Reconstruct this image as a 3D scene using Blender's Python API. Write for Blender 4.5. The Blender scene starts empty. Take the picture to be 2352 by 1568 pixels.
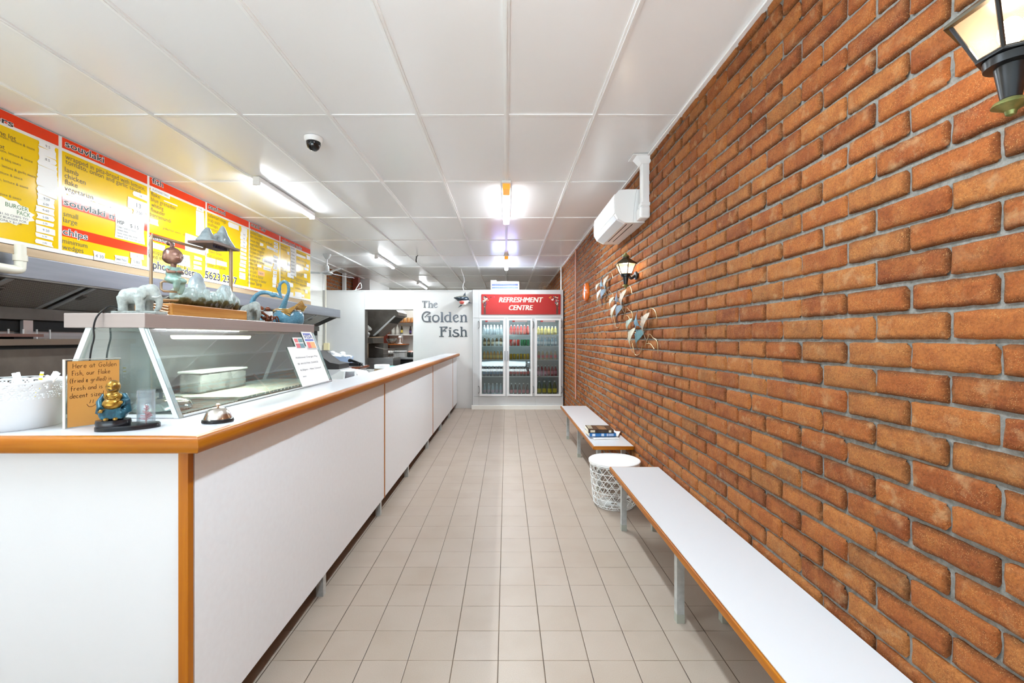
import bpy, bmesh, math, random
from mathutils import Vector, Matrix, noise
random.seed(7)
PI = math.pi
SC = bpy.context.scene
COL = SC.collection

# ------------------------------------------------------------------ camera
F, VX, VY, EYE = 1020.0, 1163.0, 777.0, 1.444      # focal length in px, vanishing point, eye height
cam_d = bpy.data.cameras.new('camera')
cam = bpy.data.objects.new('camera', cam_d); COL.objects.link(cam)
cam.location = (0, 0, EYE); cam.rotation_euler = (PI / 2, 0, 0)
cam_d.sensor_width = 36.0; cam_d.lens = 36.0 * F / 2352.0
cam_d.shift_x = (1176 - VX) / 2352.0; cam_d.shift_y = (VY - 784) / 2352.0
cam_d.clip_start = 0.05
SC.camera = cam
# ------------------------------------------------------------------ look
SC.view_settings.view_transform = 'Standard'
SC.view_settings.look = 'None'
SC.view_settings.gamma = 1.0
SC.view_settings.use_curve_mapping = False
SC.view_settings.exposure = 1.72
SC.cycles.max_bounces = 10; SC.cycles.diffuse_bounces = 5; SC.cycles.glossy_bounces = 4
SC.cycles.transmission_bounces = 6; SC.cycles.transparent_max_bounces = 12
SC.cycles.caustics_reflective = False; SC.cycles.caustics_refractive = False
SC.cycles.sample_clamp_indirect = 4.0
SC.cycles.use_denoising = True
# ------------------------------------------------------------------ sky outside
W = bpy.data.worlds.new('sky'); SC.world = W; W.use_nodes = True
W.node_tree.nodes['Background'].inputs[0].default_value = (0.74, 0.89, 1.0, 1)
W.node_tree.nodes['Background'].inputs[1].default_value = 0.45

def area(name, loc, rot, sx, sy, power, col=(1, 1, 1), portal=False):
    l = bpy.data.lights.new(name, 'AREA'); l.shape = 'RECTANGLE'; l.size = sx; l.size_y = sy
    l.energy = power; l.color = col
    o = bpy.data.objects.new(name, l); COL.objects.link(o); o.location = loc; o.rotation_euler = rot
    if portal: l.cycles.is_portal = True
    return o
sun_d = bpy.data.lights.new('sun', 'SUN'); sun_d.energy = 26; sun_d.angle = .01; sun_d.color = (.68, .86, 1)
sun = bpy.data.objects.new('sun', sun_d); COL.objects.link(sun); sun.rotation_euler = (math.radians(36), 0, 0)   # added sun on the unseen floor inside the shop front, brightening the ceiling
# daylight through the shop front behind the camera
area('shop_front_daylight', (-1.3, -2.98, 1.45), (PI / 2, 0, 0), 4.9, 2.6, 100, portal=True)

# ------------------------------------------------------------------ dimensions (metres)
CEIL, WR, WL, YB = 2.957, 1.19, -3.8, 9.2            # ceiling, right wall, left wall, partition
CT = 1.137                                            # counter top

# ------------------------------------------------------------------ materials
def lin(c):
    return tuple((v / 255 / 12.92) if v / 255 <= 0.04045 else ((v / 255 + 0.055) / 1.055) ** 2.4 for v in c[:3]) + (1,)
class NT:
    def __init__(s, m):
        m.use_nodes = True; s.t = m.node_tree; s.b = s.t.nodes['Principled BSDF']; s.out = s.t.nodes['Material Output']
    def n(s, typ, **kw):
        x = s.t.nodes.new(typ)
        for k, v in kw.items():
            if k.startswith('i_'): x.inputs[k[2:].replace('_', ' ')].default_value = v
            else: setattr(x, k, v)
        return x
    def l(s, a, b): s.t.links.new(a, b)
    def math(s, op, a, b=None, c=None):
        x = s.t.nodes.new('ShaderNodeMath'); x.operation = op
        for i, v in enumerate((a, b, c)):
            if v is None: continue
            if isinstance(v, (int, float)): x.inputs[i].default_value = v
            else: s.l(v, x.inputs[i])
        return x.outputs[0]
    def mix(s, f, a, b, typ='MIX'):
        x = s.t.nodes.new('ShaderNodeMix'); x.data_type = 'RGBA'; x.blend_type = typ
        for sock, v in ((x.inputs[0], f), (x.inputs[6], a), (x.inputs[7], b)):
            if isinstance(v, (int, float)): sock.default_value = v
            elif isinstance(v, tuple): sock.default_value = v
            else: s.l(v, sock)
        return x.outputs[2]
    def ramp(s, f, stops):
        x = s.t.nodes.new('ShaderNodeValToRGB'); e = x.color_ramp.elements
        while len(e) < len(stops): e.new(0.5)
        for k, (p, c) in enumerate(stops): e[k].position = p; e[k].color = c
        s.l(f, x.inputs[0]); return x.outputs[0]
    def noise(s, scale, detail=3, vec=None, rough=0.5):
        x = s.t.nodes.new('ShaderNodeTexNoise'); x.inputs['Scale'].default_value = scale
        x.inputs['Detail'].default_value = detail; x.inputs['Roughness'].default_value = rough
        if vec is not None: s.l(vec, x.inputs['Vector'])
        return x.outputs[0]
    def bump(s, h, strength=0.3, dist=0.01):
        x = s.t.nodes.new('ShaderNodeBump'); x.inputs['Strength'].default_value = strength; x.inputs['Distance'].default_value = dist
        s.l(h, x.inputs['Height']); s.l(x.outputs[0], s.b.inputs['Normal'])
    def coords(s, kind='Object', scale=(1, 1, 1)):
        c = s.t.nodes.new('ShaderNodeTexCoord'); m = s.t.nodes.new('ShaderNodeMapping'); m.inputs['Scale'].default_value = scale
        s.l(c.outputs[kind], m.inputs[0]); return m.outputs[0]
MATS = {}
def M(name, rgb=(200, 200, 200), rough=0.5, metal=0.0, var=None, bump=None, coat=0.0, spec=0.5, emit=None, stretch=(1, 1, 1)):
    """plain procedural material: colour, optional noise variation (scale, rgb2) and bump (scale, strength)"""
    if name in MATS: return MATS[name]
    m = bpy.data.materials.new(name); MATS[name] = m; t = NT(m)
    b = t.b; b.inputs['Base Color'].default_value = lin(rgb); b.inputs['Roughness'].default_value = rough
    b.inputs['Metallic'].default_value = metal; b.inputs['Specular IOR Level'].default_value = spec
    b.inputs['Coat Weight'].default_value = coat
    if var or bump: v = t.coords('Object', stretch)
    if var:
        t.l(t.ramp(t.noise(var[0], 4, v), [(0.3, lin(rgb)), (0.7, lin(var[1]))]), b.inputs['Base Color'])
    if bump: t.bump(t.noise(bump[0], 4, v), bump[1], 0.004)
    if emit:
        b.inputs['Emission Color'].default_value = lin(emit[0]); b.inputs['Emission Strength'].default_value = emit[1]
    m.diffuse_color = lin(rgb)
    return m
def glass(name, tint=(235, 245, 243), refl=1.0, haze=0.0, haze_rgb=(200, 205, 205)):
    """thin clear pane: straight-through transparency with a Fresnel reflection, some haze (dust) if asked"""
    if name in MATS: return MATS[name]
    m = bpy.data.materials.new(name); MATS[name] = m; t = NT(m); t.t.nodes.remove(t.b)
    tr = t.n('ShaderNodeBsdfTransparent'); tr.inputs[0].default_value = lin(tint)
    gl = t.n('ShaderNodeBsdfGlossy'); gl.inputs['Roughness'].default_value = 0.02
    fr = t.n('ShaderNodeFresnel'); fr.inputs[0].default_value = 1.5
    mx = t.n('ShaderNodeMixShader'); t.l(t.math('MULTIPLY', fr.outputs[0], refl), mx.inputs[0])
    t.l(tr.outputs[0], mx.inputs[1]); t.l(gl.outputs[0], mx.inputs[2]); last = mx.outputs[0]
    if haze:
        df = t.n('ShaderNodeBsdfDiffuse'); df.inputs[0].default_value = lin(haze_rgb)
        m2 = t.n('ShaderNodeMixShader')
        t.l(t.math('MULTIPLY', t.noise(14, 6, t.coords('Object')), haze * 2), m2.inputs[0])
        t.l(last, m2.inputs[1]); t.l(df.outputs[0], m2.inputs[2]); last = m2.outputs[0]
    t.l(last, t.out.inputs[0]); return m
def wood(name, c1, c2, axis=1, scale=9, rough=0.3, coat=0.4):
    if name in MATS: return MATS[name]
    m = bpy.data.materials.new(name); MATS[name] = m; t = NT(m)
    st = [scale * 4] * 3; st[axis] = scale * 0.16
    v = t.coords('Object', tuple(st))
    n1 = t.noise(1.0, 5, v, 0.6)
    t.l(t.ramp(n1, [(0.3, lin(c1)), (0.68, lin(c2))]), t.b.inputs['Base Color'])
    t.b.inputs['Roughness'].default_value = rough; t.b.inputs['Coat Weight'].default_value = coat
    t.b.inputs['Coat Roughness'].default_value = 0.15; t.b.inputs['Specular IOR Level'].default_value = 0.25
    t.bump(n1, 0.08, 0.003); return m
def lamp_mat(name, rgb, strength):
    return M(name, rgb, 0.4, emit=(rgb, strength))

# ------------------------------------------------------------------ mesh builder
class MB:
    def __init__(s): s.v = []; s.f = []; s.uv = {}
    def add(s, vs, fs):
        o = len(s.v); s.v += [Vector(p) for p in vs]; s.f += [tuple(i + o for i in f) for f in fs]; return s
    def box(s, a, b):
        x0, y0, z0 = a; x1, y1, z1 = b
        return s.add([(x0, y0, z0), (x1, y0, z0), (x1, y1, z0), (x0, y1, z0), (x0, y0, z1), (x1, y0, z1), (x1, y1, z1), (x0, y1, z1)],
                     [(0, 3, 2, 1), (4, 5, 6, 7), (0, 1, 5, 4), (1, 2, 6, 5), (2, 3, 7, 6), (3, 0, 4, 7)])
    def cbox(s, c, d, rot=None):
        t = MB().box((-d[0] / 2, -d[1] / 2, -d[2] / 2), (d[0] / 2, d[1] / 2, d[2] / 2))
        m = Matrix.Translation(c) @ (rot.to_4x4() if rot else Matrix())
        return s.add([m @ p for p in t.v], t.f)
    def rbox(s, a, b, r=0.004, seg=2):
        """box with rounded edges"""
        bm = bmesh.new(); t = MB().box(a, b)
        vs = [bm.verts.new(p) for p in t.v]
        for f in t.f: bm.faces.new([vs[i] for i in f])
        bmesh.ops.bevel(bm, geom=bm.edges[:], offset=r, segments=seg, affect='EDGES', profile=0.5)
        return s.from_bm(bm)
    def from_bm(s, bm, m=None):
        bm.verts.ensure_lookup_table(); bm.verts.index_update()
        s.add([(m @ v.co if m else v.co.copy()) for v in bm.verts], [[v.index for v in f.verts] for f in bm.faces]); bm.free(); return s
    def tube(s, pts, r, n=8, cap=True, closed=False):
        pts = [Vector(p) for p in pts]; k = len(pts)
        rs = r if isinstance(r, (list, tuple)) else [r] * k
        up = None; rings = []
        for i, p in enumerate(pts):
            a = pts[(i - 1) % k] if (i > 0 or closed) else p
            b = pts[(i + 1) % k] if (i < k - 1 or closed) else p
            d = (b - a).normalized() if (b - a).length > 1e-9 else Vector((0, 0, 1))
            if up is None:
                up = d.cross(Vector((0, 0, 1)))
                if up.length < 1e-3: up = d.cross(Vector((1, 0, 0)))
            up = (up - d * up.dot(d))
            if up.length < 1e-6: up = d.orthogonal()
            up.normalize(); w = d.cross(up)
            rings.append([p + (up * math.cos(2 * PI * j / n) + w * math.sin(2 * PI * j / n)) * rs[i] for j in range(n)])
        vs = [q for g in rings for q in g]; fs = []
        for i in range(k if closed else k - 1):
            i2 = (i + 1) % k
            for j in range(n):
                j2 = (j + 1) % n
                fs.append((i * n + j, i * n + j2, i2 * n + j2, i2 * n + j))
        if cap and not closed: fs += [tuple(range(n))[::-1], tuple(range((k - 1) * n, k * n))]
        return s.add(vs, fs)
    def cyl(s, a, b, r0, r1=None, n=20):
        return s.tube([a, b], [r0, r0 if r1 is None else r1], n)
    def lathe(s, prof, c=(0, 0, 0), n=32, axis='z', sx=1.0, sy=1.0, cap=True):
        vs = []; c = Vector(c)
        for r, h in prof:
            for j in range(n):
                a = 2 * PI * j / n; x, y = r * math.cos(a) * sx, r * math.sin(a) * sy
                vs.append(c + Vector({'z': (x, y, h), 'y': (x, h, y), 'x': (h, x, y)}[axis]))
        fs = []
        for i in range(len(prof) - 1):
            for j in range(n):
                j2 = (j + 1) % n; fs.append((i * n + j, i * n + j2, (i + 1) * n + j2, (i + 1) * n + j))
        if cap:
            if prof[0][0] > 1e-6 and not (prof[1][0] < 1e-6 and abs(prof[1][1] - prof[0][1]) < 1e-6): fs.append(tuple(range(n))[::-1])
            if prof[-1][0] > 1e-6: fs.append(tuple(range((len(prof) - 1) * n, len(prof) * n)))
        return s.add(vs, fs)
    def ball(s, c, r, nu=16, nv=10, rot=None):
        r = r if isinstance(r, (tuple, list)) else (r, r, r); vs = []; c = Vector(c)
        for i in range(nv + 1):
            th = PI * i / nv
            for j in range(nu):
                ph = 2 * PI * j / nu
                q = Vector((r[0] * math.sin(th) * math.cos(ph), r[1] * math.sin(th) * math.sin(ph), r[2] * math.cos(th)))
                vs.append(c + (rot @ q if rot else q))
        fs = [(i * nu + j, (i + 1) * nu + j, (i + 1) * nu + (j + 1) % nu, i * nu + (j + 1) % nu) for i in range(nv) for j in range(nu)]
        return s.add(vs, fs)
    def prism(s, poly, o, u, v, d):
        """2-D polygon in the plane (o,u,v), extruded along vector d"""
        o, u, v, d = Vector(o), Vector(u), Vector(v), Vector(d); n = len(poly)
        vs = [o + u * p[0] + v * p[1] for p in poly]; vs += [p + d for p in vs]
        return s.add(vs, [tuple(range(n))[::-1], tuple(range(n, 2 * n))] + [(i, (i + 1) % n, n + (i + 1) % n, n + i) for i in range(n)])
    def ribbon(s, pts, w, o, u, v, d):
        """flat stroke of width w (or widths) along 2-D points, extruded along d"""
        o, u, v, d = Vector(o), Vector(u), Vector(v), Vector(d); k = len(pts)
        ws = w if isinstance(w, (list, tuple)) else [w] * k
        L, R = [], []
        for i in range(k):
            a = Vector(pts[max(i - 1, 0)]); b = Vector(pts[min(i + 1, k - 1)]); t = (b - a)
            t = t.normalized() if t.length > 1e-9 else Vector((1, 0))
            nn = Vector((-t.y, t.x)) * ws[i] / 2; p = Vector(pts[i]); L.append(p + nn); R.append(p - nn)
        vs = [o + u * q[0] + v * q[1] for q in L + R]; vs += [p + d for p in vs]; fs = []
        for i in range(k - 1):
            a, b, c, e = i, i + 1, k + i + 1, k + i; h = 2 * k
            fs += [(a, e, c, b), (a + h, b + h, c + h, e + h), (a, b, b + h, a + h), (e, e + h, c + h, c)]
        fs += [(0, 2 * k, 3 * k, k), (k - 1, 2 * k - 1, 4 * k - 1, 3 * k - 1)]
        return s.add(vs, fs)
    def text(s, txt, o, u, v, height, width=None, align='L', bold=0.0, shear=0.0, thick=0.0):
        """lettering: capital height = height; stretched to `width` if given; o = left (or centre / right) end of the base line"""
        vs, fs, w = text_geo(txt, bold, shear)
        if not vs: return s
        o, u, v = Vector(o), Vector(u), Vector(v); ky = height / 0.73; kx = (width / w) if width else ky
        dx = {'L': 0, 'C': -w / 2, 'R': -w}[align]; nrm = u.cross(v)
        pv = [o + u * ((p[0] + dx) * kx) + v * (p[1] * ky) for p in vs]
        s.add(pv, fs)
        return s
    def build(s, name, mat, parent=None, smooth=False, loc=None, rot=None):
        me = bpy.data.meshes.new(name); me.from_pydata([tuple(p) for p in s.v], [], s.f); me.update()
        if isinstance(mat, (list, tuple)):
            for q in mat: me.materials.append(q)
        else: me.materials.append(mat)
        if smooth is not False: smooth_by_angle(me, 40 if smooth is True else smooth)
        return link(name, me, parent, loc, rot)
def smooth_by_angle(me, deg):
    me.polygons.foreach_set('use_smooth', [True] * len(me.polygons))
    try: me.set_sharp_from_angle(angle=math.radians(deg))
    except Exception: pass
def link(name, me, parent=None, loc=None, rot=None):
    o = bpy.data.objects.new(name, me); COL.objects.link(o)
    if parent: o.parent = parent
    if loc is not None: o.location = loc
    if rot is not None: o.rotation_euler = rot
    return o
_tc = {}
def text_geo(txt, bold, shear):
    key = (txt, bold, shear)
    if key not in _tc:
        cu = bpy.data.curves.new('t', 'FONT'); cu.body = txt; cu.size = 1.0; cu.offset = bold; cu.shear = shear
        cu.resolution_u = 3; cu.fill_mode = 'FRONT'
        ob = bpy.data.objects.new('t', cu); me = ob.to_mesh()
        vs = [(p.co.x, p.co.y) for p in me.vertices]; fs = [tuple(p.vertices) for p in me.polygons]
        ob.to_mesh_clear(); bpy.data.objects.remove(ob); bpy.data.curves.remove(cu)
        x0 = min((p[0] for p in vs), default=0); x1 = max((p[0] for p in vs), default=1)
        _tc[key] = ([(p[0] - x0, p[1]) for p in vs], fs, max(x1 - x0, 1e-6))
    return _tc[key]
def spl(pts, n=6, closed=False):
    """Catmull-Rom through points (any dimension)"""
    P = [Vector(p) for p in pts]; k = len(P); out = []
    for i in range(k if closed else k - 1):
        p0 = P[(i - 1) % k] if closed or i > 0 else P[0]; p1 = P[i]; p2 = P[(i + 1) % k]
        p3 = P[(i + 2) % k] if closed or i + 2 < k else P[-1]
        for j in range(n):
            t = j / n
            out.append(0.5 * ((2 * p1) + (p2 - p0) * t + (2 * p0 - 5 * p1 + 4 * p2 - p3) * t * t + (3 * p1 - p0 - 3 * p2 + p3) * t ** 3))
    if not closed: out.append(P[-1])
    return out
def blob(name, mb, voxel, mat, parent, smooth_it=6, factor=0.5, noise_amp=0, noise_scale=10):
    """fuse overlapping shapes into one continuous skin (voxel remesh, relaxed)"""
    me = bpy.data.meshes.new('tmp'); me.from_pydata([tuple(p) for p in mb.v], [], mb.f); me.update()
    bm = bmesh.new(); bm.from_mesh(me); bmesh.ops.recalc_face_normals(bm, faces=bm.faces[:]); bm.to_mesh(me); bm.free()
    ob = bpy.data.objects.new('tmp', me); COL.objects.link(ob)
    r = ob.modifiers.new('r', 'REMESH'); r.mode = 'VOXEL'; r.voxel_size = voxel
    if smooth_it:
        q = ob.modifiers.new('s', 'SMOOTH'); q.factor = factor; q.iterations = smooth_it
    dg = bpy.context.evaluated_depsgraph_get(); dg.update()
    nm = bpy.data.meshes.new_from_object(ob.evaluated_get(dg)); nm.name = name
    bpy.data.objects.remove(ob); bpy.data.meshes.remove(me)
    if noise_amp:
        for v in nm.vertices: v.co += v.normal * noise_amp * noise.noise(v.co * noise_scale)
    nm.materials.clear(); nm.materials.append(mat)
    nm.polygons.foreach_set('use_smooth', [True] * len(nm.polygons))
    return link(name, nm, parent)

# ------------------------------------------------------------------ things
def thing(name, label, cat, loc=(0, 0, 0), rot=0.0, group=None):
    o = bpy.data.objects.new(name, None); COL.objects.link(o); o.location = loc; o.rotation_euler = (0, 0, rot)
    o.empty_display_size = 0.1
    return tag(o, label, cat, group)
def tag(o, label, cat, group=None):
    o['label'] = label; o['category'] = cat
    if group: o['group'] = group
    return o
def struct(o): o['kind'] = 'structure'; return o
def copy_thing(o, loc=None, rot=None, label=None):
    c = o.copy(); COL.objects.link(c)
    if loc is not None: c.location = loc
    if rot is not None: c.rotation_euler = (0, 0, rot)
    if label: c['label'] = label
    def kids(a, b):
        for ch in a.children:
            d = ch.copy(); COL.objects.link(d); d.parent = b; kids(ch, d)
    kids(o, c); return c
def P(px, py, D): return Vector(((px - VX) / F * D, D, EYE + (VY - py) / F * D))
X, Y, Z = Vector((1, 0, 0)), Vector((0, 1, 0)), Vector((0, 0, 1))

# common materials
m_white = M('white_paint', (232, 232, 230), 0.45)
m_gloss_white = M('white_plastic', (240, 240, 239), 0.3)
m_steel = M('stainless_steel', (176, 176, 176), 0.34, 0.85, var=(3, (156, 156, 156)), stretch=(1, 0.3, 12))
m_dsteel = M('dark_greasy_steel', (112, 106, 100), 0.45, 0.7, var=(5, (88, 82, 76)))
m_alu = M('aluminium', (214, 216, 216), 0.35, 0.6)
m_galv = M('galvanised_steel', (206, 208, 206), 0.4, 0.55, var=(30, (182, 185, 184)))
m_black = M('black_plastic', (22, 22, 24), 0.3)
m_dark = M('near_black', (14, 13, 13), 0.7)
m_lam = M('white_laminate', (236, 238, 241), 0.32, var=(40, (233, 234, 237)))
m_lamtop = M('grey_white_laminate', (192, 191, 195), 0.26)
m_edge = wood('varnished_timber_edge', (134, 66, 3), (170, 103, 8), 1, 8, .38, 0)
m_edgex = wood('varnished_timber_end_edge', (140, 72, 4), (174, 108, 10), 0, 8, .38, 0)
m_edgez = wood('varnished_timber_post', (158, 86, 6), (184, 112, 14), 2, 8, .38, 0)
m_ink = M('black_ink', (26, 22, 26), 0.5)
m_paper = M('white_paper', (236, 235, 232), 0.7)
m_chrome = M('chrome', (225, 225, 222), 0.12, 1.0)
# ================================================================== THE ROOM
# ---- floor: square tiles 203 mm, brown grout
def floor_mat():
    m = bpy.data.materials.new('floor_tiles'); t = NT(m)
    c = t.n('ShaderNodeTexCoord'); sp = t.n('ShaderNodeSeparateXYZ'); t.l(c.outputs['Object'], sp.inputs[0])
    def edge(s, off):
        u = t.math('DIVIDE', t.math('SUBTRACT', s, off), 0.203)
        fr = t.math('FRACT', u); return t.math('MULTIPLY', t.math('MINIMUM', fr, t.math('SUBTRACT', 1.0, fr)), 203.0), t.math('FLOOR', u)
    ex, ix = edge(sp.outputs[0], -0.0367 - 0.203 * 40); ey, iy = edge(sp.outputs[1], 1.992 - 0.203 * 40)
    gx = t.math('LESS_THAN', ex, 1.9); gy = t.math('LESS_THAN', ey, 1.5)
    cv = t.n('ShaderNodeCombineXYZ'); t.l(ix, cv.inputs[0]); t.l(iy, cv.inputs[1])
    wn = t.n('ShaderNodeTexWhiteNoise'); t.l(cv.outputs[0], wn.inputs['Vector'])
    base = t.mix(wn.outputs['Value'], lin((169, 153, 140)), lin((164, 147, 132)))
    sp1 = t.ramp(t.noise(420, 2, c.outputs['Object']), [(0.35, lin((142, 125, 109))), (0.62, lin((181, 167, 154)))])
    base = t.mix(0.45, base, sp1)
    base = t.mix(t.ramp(t.noise(3.0, 4, c.outputs['Object']), [(0.45, (0, 0, 0, 1)), (0.75, (0.35, 0.35, 0.35, 1))]), base, lin((146, 126, 108)))
    gcx = t.mix(t.ramp(t.noise(7, 3, c.outputs['Object']), [(0.35, (0, 0, 0, 1)), (0.65, (1, 1, 1, 1))]), lin((55, 41, 30)), lin((94, 74, 54)))
    gcy = t.mix(t.ramp(t.noise(5, 3, c.outputs['Object']), [(0.4, (0, 0, 0, 1)), (0.6, (1, 1, 1, 1))]), lin((105, 86, 68)), lin((150, 133, 115)))
    col = t.mix(gy, base, gcy); col = t.mix(gx, col, gcx)
    t.l(col, t.b.inputs['Base Color']); t.b.inputs['Roughness'].default_value = 0.42; t.b.inputs['Specular IOR Level'].default_value = 0.35
    e = t.math('MINIMUM', ex, ey); h = t.math('MINIMUM', t.math('MULTIPLY', e, 0.25), 1.0)
    t.bump(h, 0.5, 0.002)
    return m
fl = MB(); fl.add([(WL - .2, -3.0, 0), (WR + .15, -3.0, 0), (WR + .15, 15, 0), (WL - .2, 15, 0)], [(0, 1, 2, 3)])
struct(fl.build('floor', floor_mat()))

# ---- ceiling: gloss white drop-in panels 0.6 x 1.28 in a white grid, every panel hung a hair out of level
XG = [k * 0.6 for k in range(-7, 3)]; YG = [3.014 + 1.28 * k for k in range(-5, 11)]
m_ceil = M('ceiling_panel', (244, 244, 244), 0.22, spec=0.4, bump=(2.2, 0.02))
cl = MB(); rng = random.Random(3)
for i in range(len(XG) - 1):
    for j in range(len(YG) - 1):
        x0, x1, y0, y1 = XG[i], min(XG[i + 1], WR + .1), YG[j], YG[j + 1]
        a, b = rng.uniform(-.0035, .0035), rng.uniform(-.0045, .0045); o = 0.004
        cl.add([(x0, y0, CEIL + o + a + b), (x0, y1, CEIL + o + a - b), (x1, y1, CEIL + o - a - b), (x1, y0, CEIL + o - a + b)], [(0, 1, 2, 3)])
cl.box((WL - .2, -3.3, CEIL + .03), (WR + .2, 15.5, CEIL + .1))
struct(cl.build('ceiling', m_ceil))
g = MB()
for x in XG:
    g.box((x - .017, -3, CEIL - .004), (x + .017, 15, CEIL + .012)); g.box((x - .004, -3, CEIL - .009), (x + .004, 15, CEIL))
for y in YG: g.box((WL, y - .012, CEIL - .003), (WR, y + .012, CEIL + .012))
g.box((WR - .03, -3, CEIL - .012), (WR, 15, CEIL)); g.box((WL, -3, CEIL - .012), (WL + .02, 15, CEIL))
struct(g.build('trim_1', M('ceiling_grid', (240, 240, 239), 0.35)))

# ---- right wall: hand-moulded bricks, every one its own relief, raked grey mortar
def brick_mat():
    m = bpy.data.materials.new('old_brick'); t = NT(m)
    at = t.n('ShaderNodeAttribute'); at.attribute_name = 'tone'; s3 = t.n('ShaderNodeSeparateColor'); t.l(at.outputs['Color'], s3.inputs[0])
    r1, r2, r3 = s3.outputs[0], s3.outputs[1], s3.outputs[2]
    uv = t.n('ShaderNodeUVMap'); su = t.n('ShaderNodeSeparateXYZ'); t.l(uv.outputs[0], su.inputs[0])
    c = t.coords('Object')
    base = t.ramp(r1, [(0.0, lin((116, 59, 29))), (0.25, lin((133, 71, 33))), (0.55, lin((147, 82, 38))), (0.8, lin((155, 96, 49))), (1.0, lin((129, 82, 44)))])
    n1 = t.ramp(t.noise(11, 5, c, 0.6), [(0.38, (0, 0, 0, 1)), (0.66, (1, 1, 1, 1))])
    base = t.mix(t.math('MULTIPLY', n1, 0.5), base, lin((170, 105, 51)))
    n2 = t.ramp(t.noise(23, 5, c, 0.65), [(0.45, (0, 0, 0, 1)), (0.7, (1, 1, 1, 1))])
    base = t.mix(t.math('MULTIPLY', n2, 0.4), base, lin((116, 50, 22)))
    # burnt rim on some bricks
    ex = t.math('MINIMUM', su.outputs[0], t.math('SUBTRACT', 0.23, su.outputs[0]))
    ey = t.math('MINIMUM', su.outputs[1], t.math('SUBTRACT', 0.076, su.outputs[1]))
    e = t.math('MINIMUM', ex, ey); e = t.math('ADD', e, t.math('MULTIPLY', t.math('SUBTRACT', t.noise(40, 3, c), 0.5), 0.012))
    rim = t.math('SUBTRACT', 1.0, t.math('SMOOTH_MIN', t.math('DIVIDE', t.math('MAXIMUM', e, 0.0), 0.017), 1.0, 0.2))
    rim = t.math('MULTIPLY', t.math('MAXIMUM', rim, 0.0), t.math('MULTIPLY', t.math('GREATER_THAN', r2, 0.45), 0.75))
    base = t.mix(rim, base, lin((79, 43, 18)))
    fg = t.noise(150, 5, c, 0.75); base = t.mix(1.0, base, t.ramp(fg, [(.3, (.62, .6, .58, 1)), (.5, (1, 1, 1, 1)), (.72, (1.3, 1.28, 1.24, 1))]), 'MULTIPLY')
    # pale grit and bloom
    vo = t.n('ShaderNodeTexVoronoi'); vo.inputs['Scale'].default_value = 330; t.l(c, vo.inputs['Vector'])
    sv = t.n('ShaderNodeSeparateColor'); t.l(vo.outputs['Color'], sv.inputs[0])
    spk = t.math('MULTIPLY', t.math('LESS_THAN', vo.outputs['Distance'], 0.27), t.math('GREATER_THAN', sv.outputs[0], 0.74))
    base = t.mix(t.math('MULTIPLY', spk, 0.75), base, lin((188, 147, 93)))
    bl = t.ramp(t.noise(16, 4, c, 0.6), [(0.54, (0, 0, 0, 1)), (0.72, (1, 1, 1, 1))])
    base = t.mix(t.math('MULTIPLY', bl, t.math('MULTIPLY', r3, 0.7)), base, lin((177, 138, 99)))
    t.l(base, t.b.inputs['Base Color']); t.b.inputs['Roughness'].default_value = 0.75; t.b.inputs['Specular IOR Level'].default_value = 0.2
    t.bump(t.math('ADD', t.noise(170, 4, c, 0.7), t.math('MULTIPLY', t.noise(35, 3, c), 1.4)), 0.8, 0.006)
    return m
def mortar_mat():
    m = bpy.data.materials.new('mortar'); t = NT(m); c = t.coords('Object')
    n1 = t.noise(60, 5, c, 0.7)
    col = t.ramp(n1, [(0.3, lin((96, 92, 85))), (0.7, lin((137, 133, 126)))])
    t.l(col, t.b.inputs['Base Color']); t.b.inputs['Roughness'].default_value = 0.9; t.bump(n1, 0.7, 0.006); return m
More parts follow.
